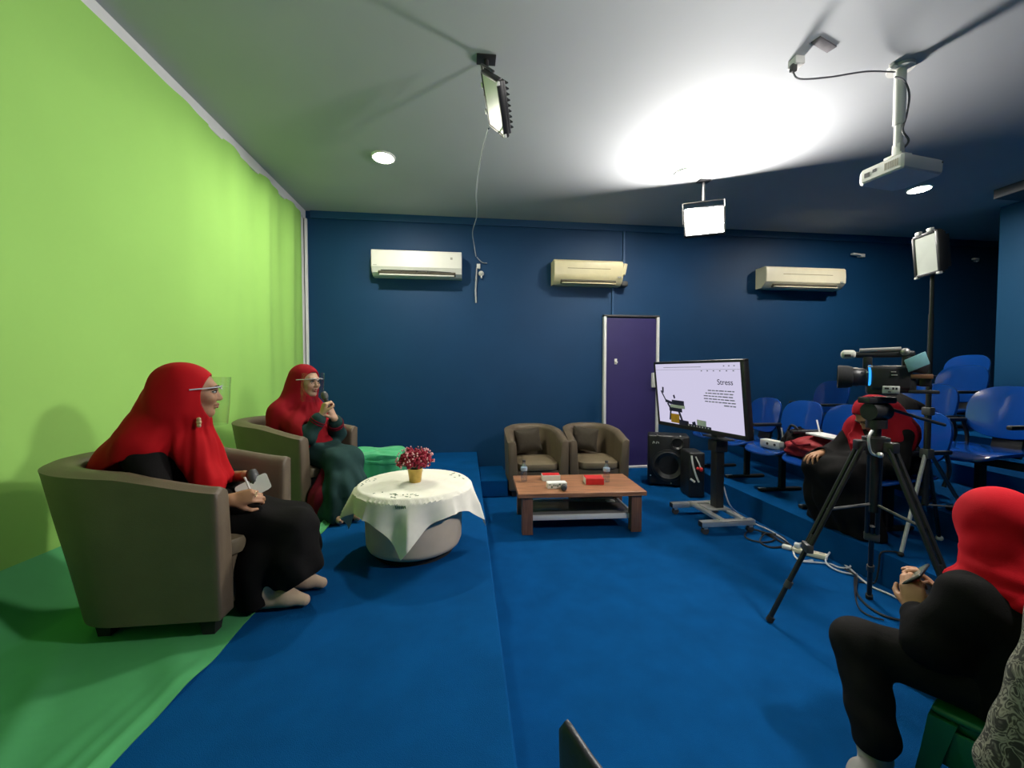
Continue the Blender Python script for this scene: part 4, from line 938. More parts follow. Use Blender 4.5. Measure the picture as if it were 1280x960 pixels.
cable('black_cable', 'second black cable lying in flat loops between the stand and the power strip', [F(952, 671, 0.012), F(970, 669), F(982, 676), F(978, 684), F(962, 685), F(950, 678), F(958, 671, 0.022), F(974, 675, 0.012), F(990, 684)], 0.006, BLKC)
cable('black_cable', 'black cable curving over the open carpet in front of the middle tripod foot', [F(1056, 716, 0.018), F(1070, 724, 0.01), F(1070, 740), F(1080, 755), F(1098, 768), F(1120, 776), F(1150, 779), F(1200, 788)], 0.006, BLKC)
cable('black_cable', 'thin dark cable hooking down the carpet left of the middle tripod foot', [F(1068, 726, 0.014), F(1069, 745, 0.001), F(1074, 762), F(1088, 772), F(1105, 777)], 0.004, BLKC)
a = pz(1002, 692, 0.0); b_ = pz(1022, 697, 0.0)
rz = math.atan2(b_.y - a.y, b_.x - a.x)
t = thing('power_strip', 'ivory power strip lying on the carpet among the cables', 'power strip', (a + b_) / 2, rz)
obj('strip_body', box(new(), (0, 0, 0.019), (0.20, 0.055, 0.034), 0.008), IVORY, t)
bb = new()
for k in range(4): cyl(bb, (-0.072 + k * 0.047, 0, 0.035), (-0.072 + k * 0.047, 0, 0.0375), 0.017, seg=16)
obj('outlets', bb, mat('outlet_shade', (0.45, 0.42, 0.35), 0.5), t)
obj('plug', box(new(), (-0.072, 0.0, 0.052), (0.036, 0.036, 0.035), 0.008), WPLAST, t); obj('adapter', box(new(), (-0.135, 0.02, 0.014), (0.06, 0.045, 0.028), 0.008), WPLAST, t)
cable('black_cable', 'black cable hanging down the tier edge behind the middle tripod leg', [(2.60, 2.06, T1 + 0.008), (2.53, 2.08, T1 + 0.01), (2.497, 2.085, T1 - 0.01), (2.495, 2.09, 0.10), (2.48, 2.10, 0.008), (2.40, 2.12, 0.007)], 0.005, BLKC)
# ------------------------------------------------------------------ people
V = lambda *a: np.array(a, dtype=float)
def unit(v): v = np.array(v, dtype=float); return v / np.linalg.norm(v)
def basis(f, up=(0, 0, 1)):
    f = unit(f); l = unit(np.cross(up, f)); u = np.cross(f, l); return np.array([f, l, u]).T
def head(sd, c, R, k=1.0, neck=None):
    P = lambda x, y, z: V(*c) + R @ (V(x, y, z) * k)
    E = lambda x, y, z, r, kk=0.02, op='add': sd.ell(P(x, y, z), tuple(q * k for q in r), R, kk, op)
    E(-0.012, 0, 0.030, (0.092, 0.073, 0.084), 0)
    E(0.030, 0, -0.022, (0.058, 0.058, 0.086)); E(0.056, 0, -0.090, (0.026, 0.028, 0.020))
    for s in (-1, 1):
        sd.cone(P(-0.015, s * 0.054, -0.040), P(0.052, s * 0.016, -0.092), 0.020 * k, 0.016 * k, 0.025)
        E(0.060, s * 0.036, -0.022, (0.026, 0.024, 0.022))
        E(-0.008, s * 0.074, -0.008, (0.019, 0.009, 0.029), 0.006)
    E(0.074, 0, 0.030, (0.016, 0.046, 0.012), 0.02)
    for s in (-1, 1): E(0.092, s * 0.031, 0.008, (0.014, 0.017, 0.010), 0.012, 'sub')
    sd.cone(P(0.080, 0, 0.016), P(0.101, 0, -0.024), 0.008 * k, 0.0115 * k, 0.012)
    for s in (-1, 1): E(0.092, s * 0.011, -0.028, (0.011, 0.008, 0.007), 0.006)
    E(0.084, 0, -0.052, (0.012, 0.024, 0.0065), 0.006); E(0.082, 0, -0.064, (0.012, 0.021, 0.0075), 0.006)
    if neck is not None: sd.cone(P(-0.025, 0, -0.055), neck, 0.048 * k, 0.052, 0.03)
def face(root, c, R, k=1.0, shut=False):
    o = V(*root.location)
    P = lambda x, y, z: Vector(V(*c) + R @ (V(x, y, z) * k) - o)
    M3 = Matrix(R.tolist()).to_4x4()
    for s in (-1, 1):
        e = obj('eye', ball(new(), P(0.0765, s * 0.031, 0.007), (0.0115 * k, 0.0135 * k, 0.0065 * k if not shut else 0.004 * k), 14, M3), EYEW, root)
        obj('iris', ball(new(), P(0.0855, s * 0.030, 0.006), (0.0045 * k, 0.0060 * k, 0.0058 * k), 12, M3), EYED, e)
        obj('upper_lid', tube(new(), [P(0.076, s * 0.046, 0.008), P(0.088, s * 0.036, 0.0145), P(0.090, s * 0.028, 0.0145), P(0.083, s * 0.017, 0.008)], 0.0028 * k, 6, 5), BROW, e)
        obj('eyebrow', tube(new(), [P(0.080, s * 0.050, 0.026), P(0.0905, s * 0.036, 0.033), P(0.0935, s * 0.016, 0.027)], [0.0018 * k] * 3 if False else 0.0034 * k, 6, 5), BROW, root)
    b = tube(new(), [P(0.081, -0.021, -0.056), P(0.0925, -0.008, -0.0515), P(0.0945, 0, -0.053), P(0.0925, 0.008, -0.0515), P(0.081, 0.021, -0.056)], [0.0025 * k] + [0.0048 * k] * 3 + [0.0025 * k], 8)
    tube(b, [P(0.080, -0.019, -0.059), P(0.091, -0.007, -0.0645), P(0.091, 0.007, -0.0645), P(0.080, 0.019, -0.059)], [0.0025 * k, 0.0058 * k, 0.0058 * k, 0.0025 * k], 8)
    obj('lips', b, LIPS, root)
def hand(sd, w, d, n, thumb, curl=(35, 45, 30), k=0.95, tcurl=25, spread=0.0):
    """w wrist, d towards the fingers, n the way the palm faces, thumb = +1/-1 picks the side d x n"""
    w = V(*w); d = unit(d); n = unit(np.array(n, float) - d * np.dot(n, d)); s = np.cross(d, n) * thumb
    A = lambda a, b, c: w + (d * a + s * b + n * c) * k
    kn = [(0.084, 0.026), (0.088, 0.009), (0.085, -0.008), (0.077, -0.024)]
    for a, b in kn: sd.cone(A(0.0, b * 0.55, 0), A(a, b, 0), 0.015 * k, 0.0105 * k, 0.010)
    sd.ell(A(0.05, 0.0, 0.003), (0.042 * k, 0.034 * k, 0.014 * k), np.array([d, s, n]).T, 0.010)
    Ls = [(0.040, 0.025, 0.019), (0.044, 0.028, 0.020), (0.040, 0.026, 0.019), (0.031, 0.019, 0.017)]
    for i, ((a, b), L) in enumerate(zip(kn, Ls)):
        p = A(a, b, 0); ang = 0.0; r = [0.0088, 0.0092, 0.0086, 0.0076][i] * k
        for j in range(3):
            ang += math.radians(curl[j] + (i - 1.5) * 4)
            sp_ = spread * (1.5 - i)
            q = p + (d * math.cos(ang) + n * math.sin(ang) + s * sp_) * L[j] * k
            sd.cone(p, q, r * (1 - 0.08 * j), r * (0.93 - 0.09 * j), 0.002); p = q
    t0 = A(0.022, 0.022, 0.004); t1 = A(0.052, 0.047, 0.016); sd.cone(t0, t1, 0.0145 * k, 0.0115 * k, 0.010)
    a = math.radians(tcurl); t2 = t1 + (d * math.cos(a) * 0.8 + s * 0.35 * math.cos(a) + n * math.sin(a)) * 0.030 * k
    sd.cone(t1, t2, 0.0108 * k, 0.0095 * k, 0.002)
    t3 = t2 + (d * math.cos(a) + n * math.sin(a) * 0.9 - s * 0.15) * 0.024 * k; sd.cone(t2, t3, 0.0095 * k, 0.0075 * k, 0.002)
def limb(sd, pts, rs, k=0.02):
    for i in range(len(pts) - 1): sd.cone(pts[i], pts[i + 1], rs[i], rs[i + 1], k)
def foot(sd, ankle, d, L=0.20, k=0.02):
    a = V(*ankle); d = unit((d[0], d[1], 0)); z = a[2]
    f0 = V(a[0], a[1], z - 0.045) - d * 0.035
    sd.cone(a, f0 + V(0, 0, 0.01), 0.034, 0.032, k); sd.cone(f0 + V(0, 0, 0.0), a + d * (L * 0.45) + V(0, 0, -0.040), 0.030, 0.033, k)
    sd.cone(a + d * (L * 0.4) + V(0, 0, -0.03), a + d * (L * 0.76) + V(0, 0, -0.055), 0.032, 0.022, k)
def person(label, base): return thing('person', label, 'person', base)
def bounds(pts, m): P = np.array(pts, float); return P.min(0) - m, P.max(0) + m
SSTEP = lambda x, a, b: np.clip((x - a) / (b - a), 0, 1)
def shield(root, c, R, k=1.0):
    o = V(*root.location); P = lambda x, y, z: Vector(V(*c) + R @ (V(x, y, z) * k) - o)
    n = 24; rings = []
    for z, e in ((0.075, 0.006), (0.03, 0.004), (-0.06, 0.002), (-0.145, -0.004)):
        out, inn = [], []
        for i in range(n + 1):
            a = math.radians(-78 + 156 * i / n); q = 0.125 + e
            out.append(P(q * math.cos(a) + 0.012, 0.096 * math.sin(a), z)); inn.append(P((q - 0.0015) * math.cos(a) + 0.012, 0.0945 * math.sin(a), z))
        rings.append(out + list(reversed(inn)))
    s = obj('face_shield', loft(new(), rings), CLEAR, root)
    b = new()
    for sg in (-1, 1):
        tube(b, [P(0.100, sg * 0.006, 0.024), P(0.106, sg * 0.022, 0.034), P(0.100, sg * 0.050, 0.030), P(0.070, sg * 0.082, 0.026), P(0.0, sg * 0.104, 0.018)], 0.0030 * k, 6, 6)
    tube(b, [P(0.100, 0.006, 0.024), P(0.107, 0, 0.020), P(0.100, -0.006, 0.024)], 0.0028 * k, 6)
    obj('shield_frame', b, mat('clear_grey_frame', (0.62, 0.62, 0.66), 0.15, var=0.05), s)
def brooch(root, p, r, m):
    p = Vector(p) - root.location; b = new()
    for i in range(6): a = i * PI / 3; ball(b, (p.x + 0.2 * r * math.cos(a), p.y - 0.25 * r, p.z + r * math.sin(a)), (r * 0.5, r * 0.35, r * 0.55), 10)
    ball(b, p, (r * 0.5, r * 0.6, r * 0.8), 10); return obj('brooch', b, m, root)
PEARL = mat('gold_pearl', (0.75, 0.55, 0.32), 0.3, 0.3, var=0.15, scale=80)

# --- woman in black, near armchair
def woman_near():
    S = ZP + 0.004
    root = person('woman in red headscarf and black dress seated at the left front with paper', (-1.25, 1.97, S))
    Fh = V(0.90, 0.44, -0.03); hc = V(-1.235, 1.935, 1.205); R = basis(Fh); K = 1.0
    neck = V(-1.315, 1.955, 1.06); chest = V(-1.36, 1.965, 0.90); pel = V(-1.33, 1.965, 0.715)
    shR, shL = V(-1.365, 1.82, 0.965), V(-1.37, 2.11, 0.965)
    elR, elL = V(-1.245, 1.755, 0.745), V(-1.27, 2.15, 0.755)
    wrR, wrL = V(-1.005, 1.795, 0.752), V(-1.065, 2.015, 0.800)
    hiR, hiL = V(-1.28, 1.885, 0.680), V(-1.28, 2.035, 0.680)
    knR, knL = V(-0.775, 1.845, 0.590), V(-0.840, 1.980, 0.585)
    anR, anL = V(-0.880, 1.80, S + 0.082), V(-0.855, 1.935, S + 0.082)
    dR, dL = V(0.98, 0.02, 0), V(0.97, 0.05, 0)
    sd = SDF(*bounds([hc + V(0, 0, 0.14), pel - V(0.1, 0, 0), knR, knL, anR - V(0.05, 0.1, 0.10), anL + V(0.27, 0.1, 0)], 0.10), 0.0045)
    head(sd, hc, R, K, neck)
    limb(sd, [neck, chest, pel], [0.055, 0.10, 0.115], 0.05); limb(sd, [shR, shL], [0.055, 0.055], 0.04)
    for s_, e, w in ((shR, elR, wrR), (shL, elL, wrL)): limb(sd, [s_, e, w], [0.045, 0.037, 0.024])
    hand(sd, wrR, (0.93, 0.20, 0.12), (0.05, 0.85, -0.5), -1, (48, 55, 40), 0.95, 35)
    hand(sd, wrL, (0.93, -0.28, -0.22), (-0.10, -0.85, -0.5), 1, (50, 60, 40), 0.95, 35)
    for h_, k_, a_, d_ in ((hiR, knR, anR, dR), (hiL, knL, anL, dL)):
        limb(sd, [h_, k_, a_], [0.072, 0.052, 0.034]); foot(sd, a_, d_, 0.21)
    sobj('body', sd, SKIN, root); face(root, hc, R, K)
    for a_, d_ in ((anR, dR), (anL, dL)):
        fs = SDF(*bounds([a_ - V(0.1, 0.06, 0.09), a_ + V(0.26, 0.06, 0.06)], 0.05), 0.004)
        b0 = a_ + V(0, 0, 0.06); fs.cone(b0, a_, 0.040, 0.038, 0.01); foot(fs, a_, d_, 0.215)
        fs.warp(lambda X, Y, Z: -0.0022 + 0 * X); fs.cut(lambda X, Y, Z: (S + 0.001) - Z); sobj('sock', fs, SOCK, root)

    # dress: bodice, sleeves and skirt
    g = SDF(*bounds([shR - V(0.14, 0.1, -0.05), pel - V(0.05, 0.1, 0), V(-0.60, 2.15, S), elL], 0.13), 0.0055)
    limb(g, [neck - V(0, 0, 0.04), chest, pel], [0.075, 0.125, 0.135], 0.05); limb(g, [shR, shL], [0.072, 0.072], 0.05)
    limb(g, [shR, elR, elR * 0.45 + wrR * 0.55], [0.068, 0.058, 0.044], 0.03); limb(g, [shL, elL, elL * 0.45 + wrL * 0.55], [0.068, 0.058, 0.044], 0.03)
    skR, skL = knR + V(0.02, 0, 0.005), knL + V(0.02, 0, 0.005)
    limb(g, [hiR, skR], [0.092, 0.072], 0.04); limb(g, [hiL, skL], [0.092, 0.072], 0.04); limb(g, [pel, (skR + skL) / 2], [0.10, 0.068], 0.04)
    for kx, yy, dx in ((skR, 1.825, 0), (skL, 1.975, -0.055)):
        limb(g, [kx, V(-0.765 + dx, yy, S + 0.22), V(-0.750 + dx, yy, S + 0.16)], [0.072, 0.088, 0.094], 0.06)
        limb(g, [kx - V(0.10, 0, 0.02), V(-0.905, yy, S + 0.20), V(-0.915, yy, S + 0.02)], [0.06, 0.080, 0.082], 0.06)
    g.warp(lambda X, Y, Z: 0.006 * np.sin((X * 0.6 + Y * 0.9) * 46 + Z * 6) * SSTEP(0.62 - Z, 0, 0.2) * SSTEP(X, -1.05, -0.95) + 0.003 * np.sin(X * 24 + Y * 38 + Z * 30))
    g.cut(lambda X, Y, Z: (S + 0.012 + 0.62 * np.maximum(0, X + 0.89)) - Z + 0.010 * np.sin(Y * 30))
    g.cut(lambda X, Y, Z: (S + 0.004) - Z + 0 * X)
    sobj('dress', g, BCLOTH, root)
    # headscarf
    h = SDF(*bounds([hc + V(0, 0, 0.14), V(-1.66, 1.97, 0.75), V(-1.05, 1.75, 0.72), V(-1.1, 2.2, 0.8)], 0.06), 0.0045)
    P = lambda x, y, z: hc + R @ (V(x, y, z) * K)
    h.ell(P(-0.022, 0, 0.022), (0.113, 0.092, 0.112), R, 0); h.ell(P(-0.008, 0, -0.05), (0.082, 0.081, 0.090), R, 0.03)
    limb(h, [P(-0.045, 0, -0.07), V(-1.355, 1.965, 0.98)], [0.078, 0.130], 0.06)
    limb(h, [P(-0.06, 0, 0.03), V(-1.45, 1.965, 1.03), V(-1.575, 1.965, 0.90)], [0.080, 0.075, 0.055], 0.07)
    for y in (1.83, 2.10): limb(h, [P(-0.05, 0, -0.05), V(-1.37, y, 0.985), V(-1.44, y, 0.85)], [0.075, 0.078, 0.088], 0.07)
    for y in (1.86, 2.05): limb(h, [P(-0.05, 0, 0.0), V(-1.50, y, 0.92), V(-1.56, y, 0.86)], [0.06, 0.06, 0.05], 0.07)
    limb(h, [P(-0.015, 0, -0.12), V(-1.225, 1.915, 0.955), V(-1.140, 1.875, 0.80), V(-1.110, 1.87, 0.745)], [0.055, 0.072, 0.056, 0.036], 0.05)
    limb(h, [P(-0.02, 0, -0.11), V(-1.25, 2.0, 0.93), V(-1.17, 2.0, 0.80)], [0.055, 0.075, 0.06], 0.05)
    ax = lambda X, Y: np.arctan2(Y - 1.935, X + 1.235)
    h.warp(lambda X, Y, Z: SSTEP(1.13 - Z, 0, 0.10) * (0.0042 * np.sin(ax(X, Y) * 8 + Z * 5) + 0.0015 * np.sin(ax(X, Y) * 19 - Z * 9)) + 0.0025 * np.sin((X - Y) * 40 + Z * 30) * SSTEP(Z, 1.05, 1.15))
    h.ell(P(0.122, 0, -0.014), (0.106, 0.128, 0.112), R, 0.008, 'sub')
    xs = [-1.70, -1.60, -1.50, -1.40, -1.34, -1.27, -1.21, -1.14, -1.08, -1.0]; zs = [0.86, 0.87, 0.885, 0.935, 0.955, 0.93, 0.83, 0.755, 0.735, 0.735]
    zs2 = [0.86, 0.86, 0.86, 0.85, 0.84, 0.82, 0.80, 0.775, 0.76, 0.75]
    def hem(X, Y, Z):
        near = SSTEP(1.93 - Y, 0, 0.05)
        return np.interp(X, xs, zs) * near + np.interp(X, xs, zs2) * (1 - near) - Z
    h.cut(hem, 0.0)
    hj = sobj('headscarf', h, REDH, root)
    cap = SDF(*bounds([hc], 0.17), 0.004); cap.ell(P(-0.015, 0, 0.031), (0.099, 0.080, 0.090), R, 0); cap.cut(lambda X, Y, Z: -( (X - P(0.055, 0, 0)[0]) * R[0][0] + (Y - P(0.055, 0, 0)[1]) * R[1][0]) ); cap.cut(lambda X, Y, Z: hc[2] + 0.075 - Z + 0 * X)
    sobj('inner_cap', cap, mat('dark_maroon_cap', (0.05, 0.004, 0.006), 0.85), root)
    bp = P(0.035, -0.092, -0.125); brooch(root, (bp[0], bp[1], bp[2]), 0.016, PEARL)
    shield(root, hc, R, K)
    rg = wrR + unit((0.93, 0.20, 0.12)) * 0.098
    obj('ring', tube(new(), [Vector(rg) - root.location + Vector((0.0, 0.006 * math.sin(a) - 0.008, 0.011 * math.cos(a) + 0.006)) for a in [i * PI / 6 for i in range(13)]], 0.0025, 6), PEARL, root)
    return wrR, wrL
wrR, wrL = woman_near()
microphone('microphone', 'black microphone held in the lap by the woman in black', (-0.915, 1.865, 0.665), (-1.000, 1.945, 0.845))
bm = plate(new(), 0.135, 0.085, 0.0016, 0.0016, 9, lambda x, y: 0.6 * x * x, M=Matrix.Translation((-0.965, 1.895, 0.775)) @ RM(0.95, -0.42, 0.35))
tag(obj('paper_sheet', bm, PAPER), 'folded white paper in the hands of the woman in black', 'paper')
t = tag(obj('pen', tube(new(), [(-0.962, 1.86, 0.775), (-0.975, 1.845, 0.835)], 0.0045, 8), WPLAST), 'white pen between the fingers of the woman in black', 'pen')

# --- woman speaking, far armchair
def woman_far():
    S = ZP + 0.004
    f = unit((0.93, -0.36, 0)); r = V(f[1], -f[0], 0)
    root = person('woman in red headscarf and dark teal skirt speaking into a microphone', (-1.28, 3.29, S))
    Fh = unit((0.90, -0.43, -0.06)); hc = V(-1.25, 3.265, 1.222); R = basis(Fh); K = 1.0
    neck = V(-1.32, 3.29, 1.075); chest = V(-1.345, 3.31, 0.92); pel = V(-1.31, 3.30, 0.715)
    shR, shL = chest + r * 0.15 + V(0, 0, 0.05), chest - r * 0.15 + V(0, 0, 0.05)
    elR, elL = V(-1.165, 3.035, 0.830), V(-1.035, 3.30, 0.80)
    wrR, wrL = V(-1.065, 3.045, 0.985), V(-0.995, 3.10, 0.950)
    hiR, hiL = pel + r * 0.08 - V(0, 0, 0.02), pel - r * 0.08 - V(0, 0, 0.02)
    knR, knL = V(-0.935, 2.975, 0.645), V(-0.875, 3.09, 0.645)
    anR, anL = V(-0.97, 2.85, S + 0.08), V(-0.87, 2.90, S + 0.08)
    sd = SDF(*bounds([hc + V(-0.15, 0, 0.14), pel, knR + V(0.1, -0.05, 0), knL + V(0.1, 0, 0), anR - V(0, 0.2, 0.09), anL + V(0.2, 0, 0), shL, elL], 0.09), 0.0048)
    head(sd, hc, R, K, neck)
    limb(sd, [neck, chest, pel], [0.055, 0.10, 0.11], 0.05); limb(sd, [shR, shL], [0.055, 0.055], 0.04)
    for s_, e, w in ((shR, elR, wrR), (shL, elL, wrL)): limb(sd, [s_, e, w], [0.045, 0.037, 0.025])
    hand(sd, wrR, (0.25, 0.05, 0.95), (0.70, 0.70, -0.1), -1, (60, 70, 45), 0.95, 30)
    hand(sd, wrL, (-0.25, -0.35, 0.90), (-0.75, 0.2, -0.2), 1, (60, 70, 45), 0.95, 30)
    for h_, k_, a_ in ((hiR, knR, anR), (hiL, knL, anL)):
        limb(sd, [h_, k_, a_], [0.072, 0.052, 0.034]); foot(sd, a_, V(0.75, -0.65, 0), 0.20)
    sobj('body', sd, SKINL, root); face(root, hc, R, K)
    P = lambda x, y, z: hc + R @ (V(x, y, z) * K)
    obj('spectacles', tube(tube(new(), [Vector(P(0.096 - 0.010 * (math.cos(a) * 1 + 1) * 0.5, -0.031 + 0.021 * math.cos(a), 0.006 + 0.016 * math.sin(a)) - V(*root.location)) for a in [i * PI / 8 for i in range(17)]], 0.0016, 6),
        [Vector(P(0.096 - 0.010 * (1 - math.cos(a)) * 0.5, 0.031 + 0.021 * math.cos(a), 0.006 + 0.016 * math.sin(a)) - V(*root.location)) for a in [i * PI / 8 for i in range(17)]], 0.0016, 6), BPLAST, root)
    g = SDF(*bounds([shR, shL, pel - f * 0.1, V(-0.66, 2.80, S), V(-0.72, 3.2, 0.6), V(-1.06, 2.72, S), elL], 0.12), 0.0058)
    limb(g, [neck - V(0, 0, 0.04), chest, pel], [0.075, 0.12, 0.135], 0.05); limb(g, [shR, shL], [0.07, 0.07], 0.05)
    limb(g, [shR, elR, elR * 0.2 + wrR * 0.8], [0.066, 0.060, 0.050], 0.03); limb(g, [shL, elL, elL * 0.2 + wrL * 0.8], [0.066, 0.060, 0.050], 0.03)
    limb(g, [hiR, knR], [0.095, 0.078], 0.05); limb(g, [hiL, knL], [0.095, 0.078], 0.05); limb(g, [pel, (knR + knL) / 2], [0.11, 0.078], 0.05)
    for kx, e in ((knR, V(-0.925, 2.845, S + 0.05)), (knL, V(-0.845, 2.925, S + 0.05)), ((knR + knL) / 2, V(-0.87, 2.86, S + 0.05))):
        limb(g, [kx, kx * 0.5 + e * 0.5 + V(0.02, -0.01, 0), e], [0.078, 0.086, 0.094], 0.06)
    ag = lambda X, Y: np.arctan2(Y - 3.05, X + 0.95)
    g.warp(lambda X, Y, Z: 0.010 * np.sin(ag(X, Y) * 15 + Z * 3) * SSTEP(0.64 - Z, 0, 0.2) * SSTEP(3.25 - Y, 0, 0.1) + 0.003 * np.sin(X * 30 + Y * 24 + Z * 36))
    g.cut(lambda X, Y, Z: (S + 0.012) - Z + 0.012 * np.sin(ag(X, Y) * 15))
    sobj('dress', g, TEAL, root)
    us = SDF(*bounds([V(-1.06, 2.87, S), V(-0.98, 3.06, 0.62)], 0.13), 0.006)
    limb(us, [V(-1.01, 2.99, 0.58), V(-1.025, 2.90, 0.42), V(-1.035, 2.87, S + 0.04)], [0.055, 0.072, 0.085], 0.05); us.warp(lambda X, Y, Z: 0.006 * np.sin(X * 60 - Y * 50)); us.cut(lambda X, Y, Z: S + 0.004 - Z + 0 * X)
    sobj('underskirt', us, MAROON, root)
    for nm, e, w in (('right', elR, wrR), ('left', elL, wrL)):
        b = new(); e, w = Vector(e) - root.location, Vector(w) - root.location
        for q in (0.60, 0.70): tube(b, [e + (w - e) * q, e + (w - e) * (q + 0.045)], 0.0590, 20)
        obj('cuff_band', b, MAROON, root)
    h = SDF(*bounds([hc + V(0, 0, 0.14), V(-1.52, 3.35, 0.68), V(-1.0, 3.0, 0.68), V(-1.2, 3.55, 0.8), V(-1.40, 3.08, 0.7)], 0.07), 0.0048)
    h.ell(P(-0.022, 0, 0.022), (0.113, 0.092, 0.112), R, 0); h.ell(P(-0.008, 0, -0.05), (0.082, 0.081, 0.090), R, 0.03)
    limb(h, [P(-0.045, 0, -0.07), V(-1.345, 3.305, 0.98)], [0.080, 0.130], 0.06)
    limb(h, [P(-0.06, 0, 0.03), V(-1.42, 3.34, 1.0), V(-1.47, 3.36, 0.84)], [0.080, 0.085, 0.075], 0.07)
    for s_ in (1, -1):
        o_ = r * 0.15 * s_
        limb(h, [P(-0.05, 0, -0.05), V(-1.345, 3.31, 0.985) + o_, V(-1.37, 3.31, 0.78) + o_ * 1.15], [0.075, 0.082, 0.100], 0.07)
    for s_, e_ in ((shR, elR), (shL, elL)): limb(h, [s_, s_ * 0.12 + e_ * 0.88], [0.088, 0.086], 0.04)
    limb(h, [P(-0.01, 0, -0.12), V(-1.225, 3.255, 0.93), V(-1.165, 3.235, 0.76), V(-1.135, 3.205, 0.70)], [0.055, 0.090, 0.112, 0.11], 0.05)
    limb(h, [P(-0.01, 0, -0.12), V(-1.25, 3.16, 0.90), V(-1.20, 3.12, 0.77)], [0.055, 0.09, 0.085], 0.05)
    ax = lambda X, Y: np.arctan2(Y - hc[1], X - hc[0])
    h.warp(lambda X, Y, Z: SSTEP(1.13 - Z, 0, 0.10) * (0.0042 * np.sin(ax(X, Y) * 8 + Z * 5) + 0.0015 * np.sin(ax(X, Y) * 19 - Z * 9)))
    h.ell(P(0.122, 0, -0.014), (0.106, 0.128, 0.112), R, 0.008, 'sub')
    for a_, b_ in ((elR, wrR), (elL, wrL)): h.cone(a_ * 0.75 + b_ * 0.25, b_, 0.070, 0.075, 0.015, 'sub')
    h.cut(lambda X, Y, Z: 0.80 - 0.42 * np.clip((X + 1.45) * f[0] + (Y - 3.36) * f[1], 0, 0.30) - Z)
    sobj('headscarf', h, REDD, root)
    cap = SDF(*bounds([hc], 0.17), 0.004); cap.ell(P(-0.015, 0, 0.031), (0.099, 0.080, 0.090), R, 0); c2 = P(0.05, 0, 0); cap.cut(lambda X, Y, Z: -((X - c2[0]) * R[0][0] + (Y - c2[1]) * R[1][0])); cap.cut(lambda X, Y, Z: hc[2] + 0.07 - Z + 0 * X)
    sobj('inner_cap', cap, mat('dark_maroon_cap', (0.05, 0.004, 0.006)), root)
    bp = P(0.075, -0.03, -0.175); brooch(root, (bp[0], bp[1], bp[2]), 0.012, PEARL)
    obj('brooch_chain', tube(new(), [Vector(P(0.06, -0.03, -0.125) - V(*root.location)), Vector(bp - V(*root.location)), Vector(P(0.085, -0.035, -0.22) - V(*root.location))], 0.003, 6), PEARL, root)
    shield(root, hc, R, K)
woman_far()
microphone('microphone', 'black microphone raised to the mouth of the woman in the far armchair', (-1.005, 3.085, 0.955), (-1.098, 3.175, 1.145))

